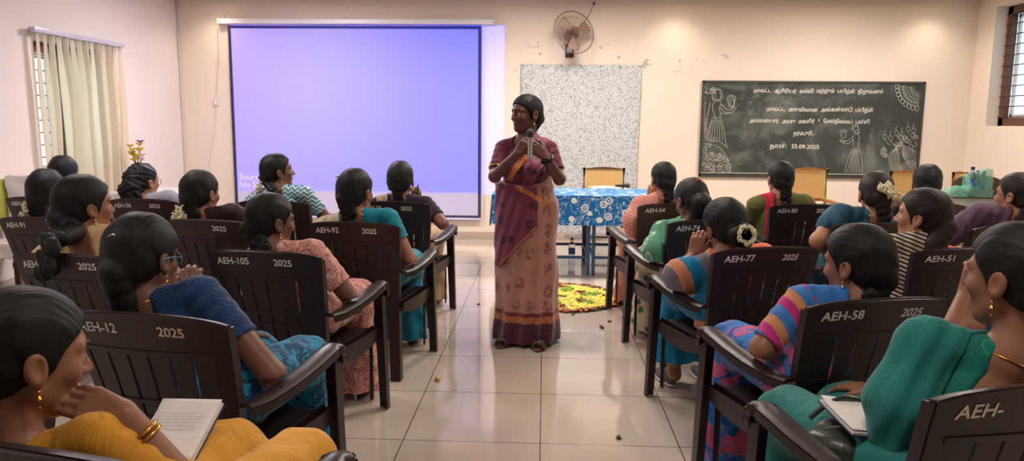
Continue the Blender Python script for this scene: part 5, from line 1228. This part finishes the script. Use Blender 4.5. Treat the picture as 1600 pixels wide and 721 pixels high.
cane_chair(1393,1450,267,7.6,'yellow cane-backed chair below the right end of the blackboard',CWD,arms=True,bh=.36)
# ------------------------------------------------------------------ right: dark desk with bag and bottles
DK=plain('dark desk top',(78,74,62),.35,var=.2)
ya=7.0; da=at(1478,304,2,.75); 
dk=empty('wooden_desk',(4.02,6.35,0),math.radians(-4),'dark wooden desk by the right wall carrying the green bag','desk')
MB().box((0,0,.735),(.50,.62,.015),bev=.004).build('desk_top',DK,dk)
MB().box((0,-.57,.45),(.44,.010,.26)).build('front_panel',DK,dk)
for sx in (-1,1):
    for sy in (-1,1): MB().box((sx*.45,sy*.56,.36),(.025,.025,.36),bev=.004).build('leg',DK,dk)
for i,(px,h,s) in enumerate(((1514,.285,'left one'),(1525,.25,'middle one'),(1536,.25,'right one'))):
    q=at(px,309,2,.75); bottle((q[0],q[1]-.02+.02*i,.75),h,f'water bottle with blue label inside the green bag on the desk, {s}')
GB_=NT('thin green plastic film'); v=GB_.coord(); GB_.base(lin((140,214,188)),.25); GB_.b.inputs['Alpha'].default_value=.27; GB_.bump(GB_.noise(v,22,4,.6,1.),.9,.02); GB_=GB_.m
q=at(1522,309,2,.75)
gb=empty('plastic_bag',(q[0],q[1],.752),0,'crumpled translucent green plastic bag of water bottles on the dark desk','bag')
rg=random.Random(4)
def gbf(p):
    tw=.085*(1-p[:,2]*1.6); d=smax(np.abs(p[:,0]-.02)-.115,np.maximum(np.abs(p[:,1])-tw,np.abs(p[:,2]-.12)-.125-.3*np.clip(p[:,0]-.02,-.1,.1)),.03)*.8; d=smin(d,ell(p,(-.17,-.02,.045),(.13,.08,.065)),.04)
    d=d+.004*np.sin(p[:,0]*70+p[:,2]*45)*np.sin(p[:,1]*35+p[:,0]*22)+.003*np.sin(p[:,2]*60+p[:,0]*120)
    d=smax(d,.004-p[:,2],.006); return smax(d,-(d+.006),.001)
sdf_mesh(gbf,(-.4,-.2,-.01),(.3,.2,.42),.006,'bag_film',GB_,gb)
bp=at(1483,268,1,7.5)
ec=empty('office_chair',(4.19,7.35,0),0,'dark brown curved chair back standing behind the green bag','chair')
m=MB(); m.patch(lambda u,v:((u-.5)*.46,.05*math.sin(u*PI),.58+.36*v-.05*abs(2*u-1)**3*v),16,8,.03); m.build('backrest',plain('brown leatherette',(78,50,44),.4),ec,smooth=False)
MB().box((0,-.24,.45),(.22,.22,.04),bev=.02).build('seat',plain('brown leatherette seat',(70,46,40),.4),ec)
for sx in (-1,1):
    for yy in (-.44,.0): MB().tube([(sx*.19,yy,0),(sx*.19,yy,.43 if yy<0 else .62)],.016,8).build('leg',CWD2,ec)
q=at(1500,269,1,8.2); cane_chair(1490,1511,269,8.3,'narrow honey wooden chair top showing behind the brown chair back',CWD,bh=.1)
# ------------------------------------------------------------------ far left: sheeted armchair, flower table
sa=at(30,277,1,6.6); ac=empty('armchair',(-4.04,5.62,0),math.radians(8),'armchair under a white sheet with a yellow green edge by the left window','armchair')
m=MB(); 
def acf(p):
    d=smax(np.abs(p[:,0])-.26,np.maximum(np.abs(p[:,1]-.22)-.06,np.abs(p[:,2]-.68)-.27),.05); d=smin(d,smax(np.abs(p[:,0])-.26,np.maximum(np.abs(p[:,1])-.26,np.abs(p[:,2]-.40)-.06),.05),.06)
    return d+.006*np.sin(p[:,0]*30+p[:,2]*12)+.004*np.sin(p[:,2]*40+p[:,0]*20)
sdf_mesh(acf,(-.42,-.4,.25),(.42,.42,1.0),.009,'sheet_cover',plain('white cotton sheet',(214,208,206),.8,var=.04),ac)
for sx in (-1,1): 
    MB().box((sx*.285,.2,.72),(.018,.055,.20),bev=.006).build('side_edge',plain('yellow green edging',(190,196,90),.5),ac)
    for sy in (-.2,.2): MB().box((sx*.22,sy,.17),(.022,.022,.17),bev=.003).build('leg',CWD2,ac)
LACE=cloth('white lace cloth',(214,206,206),(190,180,190),'motif',60,.3)
st=empty('side_table',(-3.92,7.45,0),0,'small table under a white lace cloth below the yellow flowers','table')
MB().box((0,0,.67),(.36,.30,.012),bev=.003).build('table_top',TOPM,st)
for sx in(-1,1):
    for sy in(-1,1): MB().box((sx*.31,sy*.25,.33),(.02,.02,.33)).build('leg',CWD2,st)
lc=empty('lace_cloth',(-3.92,7.45,.685),0,'white lace cloth spread on the small left table','tablecloth')
MB().box((0,0,.003),(.38,.32,.002)).build('cloth_top',LACE,lc)
for sy in(-1,1): MB().patch(lambda u,v,sy=sy:((u-.5)*.76,sy*(.322+.02*math.sin(u*40)*v),.004-.22*v),30,6,.002).build('cloth_drop',LACE,lc,smooth=True)
fq=at(213,240,1,7.45); vs=empty('flower_vase',(fq[0],7.45,.69),0,'vase of yellow and white artificial flowers against the left wall','vase')
MB().lathe([(0,0),(.05,0),(.055,.02),(.07,.08),(.055,.14),(.030,.18),(.036,.20),(.030,.20),(.024,.18),(.0,.17)],n=24).build('vase_body',plain('white ceramic vase',(206,200,204),.2),vs,smooth=True)
YF_=plain('yellow petals',(226,190,50),.6); WF_=plain('white lilac petals',(214,190,206),.6); GF_=plain('leaf green',(70,100,50),.6); PF=plain('violet petals',(120,90,150),.6)
rg=random.Random(8); hz=fq[2]-.69
for k in range(16):
    a=rg.random()*2*PI; rr=rg.random()**.5*.075; c=np.array((rr*math.cos(a),rr*math.sin(a)*.8,hz+rg.uniform(-.085,.085))); mt=YF_ if k%4 else WF_
    if k==15: c=np.array((.05,0,hz+.11)); mt=PF
    m=MB()
    for j in range(6):
        b=j*PI/3; R=_rz(b)@_rx(.6); m.ball(c+R@np.array((0,.024,0)),(.014,.025,.006),8,rot=R)
    m.ball(c,.007,8); m.build('flower',mt,vs,smooth=True); m=MB(); m.tube([(0,0,.16),c*np.array((.4,.4,.75)),c],.002,5); m.build('stem',GF_,vs)
# ------------------------------------------------------------------ flower rangoli on the floor
rc=np.array((at(877,467,2,0)[0],5.90,0)); rg=random.Random(2)
def petals(name,mat,n,posf,label,cat,sz=.014,lift=.004):
    m=MB()
    for k in range(n):
        x,y=posf(); R=_rz(rg.random()*6.3)@_rx(rg.uniform(-.5,.5)); m.ball((x,y,lift+rg.random()*.010),(sz*rg.uniform(.6,1),sz*rg.uniform(.9,1.5),sz*.28),6,rot=R)
    o=m.build(name,mat,None,smooth=True); o.location=(rc[0],rc[1],.0); return tag(o,label,cat,kind='stuff')
def disk(r0,r1,a0=0,a1=2*PI):
    def f():
        a=rg.uniform(a0,a1); r=math.sqrt(rg.uniform(r0*r0,r1*r1)); return r*math.cos(a),r*math.sin(a)
    return f
petals('yellow_petals',plain('marigold yellow petals',(232,216,96),.7,var=.2),4600,disk(0.05,.45),'disc of scattered yellow flower petals on the floor before the table','petals')
petals('dark_leaves',plain('dark green and maroon leaves',(60,60,36),.6,var=.3),520,disk(.44,.49),'ring of dark green leaves edging the yellow petal disc','leaves',sz=.020,lift=.006)
petals('orange_petals',plain('orange rose petals',(200,110,50),.6,var=.2),150,disk(.44,.50),'orange petals strewn along the leafy ring','petals',sz=.018,lift=.010)
def mango():
    k=rg.randrange(6); a=k*PI/3+.3; u=rg.random(); r=.16+.18*u; w=.05*math.sin(u*PI); t_=rg.uniform(-w,w); return r*math.cos(a)-t_*math.sin(a),r*math.sin(a)+t_*math.cos(a)
petals('green_petals',plain('light green shredded leaves',(130,160,50),.7,var=.2),620,mango,'light green leaf shreds laid as mango shapes on the yellow disc','leaves',lift=.012)
def dots():
    k=rg.randrange(8); a=k*PI/4; r=.22 if k%2 else .36; return r*math.cos(a)+rg.gauss(0,.022),r*math.sin(a)+rg.gauss(0,.022)
petals('red_petals',plain('dark red rose petals',(130,26,36),.6,var=.2),170,dots,'dark red rose petals heaped in dots on the yellow disc','petals',lift=.014)
for i,(px,py,c,w) in enumerate(((939,514,'red','fallen dark red flower on the floor tiles beyond the speaker\'s sandal'),(895,493,'green','small green leaf bit lying just outside the petal disc'),(975,497,'red','dark red petal by the leg of chair AEH-54'),(978,520,'brown','tiny brown leaf on the floor by the right chairs'),(748,477,'brown','small brown speck of leaf left of the speaker'),(684,596,'yellow','small yellow flower bud on the aisle tiles near chair AEH-92'),(951,504,'brown','thin brown leaf on the tiles beyond the red flower'),(968,686,'brown','brown leaf fleck on the nearest aisle tiles'))):
    q=at(px,py,2,0); mt={'red':plain('fallen red petals',(110,20,34),.6),'green':GF_,'brown':plain('dry leaf brown',(96,70,44),.7),'yellow':plain('bud yellow',(200,180,90),.6)}[c]; m=MB(); n=5 if c in('red','yellow') else 2
    for k in range(n): m.ball((rg.uniform(-.01,.01),rg.uniform(-.008,.008),.006+.003*k),(.015,.009,.006),8,rot=_rz(k*1.3))
    o=m.build('fallen_petal' if c in('red','yellow') else 'fallen_leaf',mt,smooth=True); o.location=(q[0],q[1],.001); tag(o,w,'petal' if c in('red','yellow') else 'leaf')
# ------------------------------------------------------------------ world and view
w=bpy.data.worlds.new('daylight'); SC.world=w; w.use_nodes=True; nt=w.node_tree; bg=nt.nodes['Background']
sky=nt.nodes.new('ShaderNodeTexSky'); sky.sky_type='HOSEK_WILKIE'; sky.turbidity=4.; sky.sun_direction=(-.55,.2,.8)
tcw=nt.nodes.new('ShaderNodeTexCoord'); sx_=nt.nodes.new('ShaderNodeSeparateXYZ'); nt.links.new(tcw.outputs['Generated'],sx_.inputs[0])
mr=nt.nodes.new('ShaderNodeMapRange'); mr.interpolation_type='SMOOTHSTEP'; nt.links.new(sx_.outputs[2],mr.inputs[0]); mr.inputs[1].default_value=-.02; mr.inputs[2].default_value=.20
mw_=nt.nodes.new('ShaderNodeMix'); mw_.data_type='RGBA'; nt.links.new(mr.outputs[0],mw_.inputs[0]); mw_.inputs[6].default_value=(.19,.23,.27,1); nt.links.new(sky.outputs[0],mw_.inputs[7]); nt.links.new(mw_.outputs[2],bg.inputs[0]); bg.inputs[1].default_value=11.
GRN=cloth('garden foliage',(120,150,96),(70,100,60),'motif',6,.4)
def bush(p): return (np.sqrt(((p*A(.9,.35,1))**2).sum(1))-1.3)+.12*np.sin(p[:,1]*7+p[:,2]*3)*np.sin(p[:,2]*8)+.06*np.sin(p[:,1]*19)*np.sin(p[:,2]*21)
e=empty('garden_hedge',(XR+2.6,7.2,.9),0,'green hedge outside the right window','hedge'); sdf_mesh(bush,(-1.6,-4.,-1.5),(1.6,4.,1.8),.05,'foliage',GRN,e)
vs_=SC.view_settings; SC.display_settings.display_device='sRGB'; vs_.view_transform='Standard'; vs_.look='None'; vs_.gamma=1; vs_.use_curve_mapping=False; vs_.exposure=0.0
cy=SC.cycles
try: cy.max_bounces=6; cy.diffuse_bounces=3; cy.glossy_bounces=3; cy.transmission_bounces=6; cy.transparent_max_bounces=8; cy.sample_clamp_indirect=4; cy.caustics_reflective=False; cy.caustics_refractive=False; cy.use_denoising=True
except Exception as ex: print(ex)
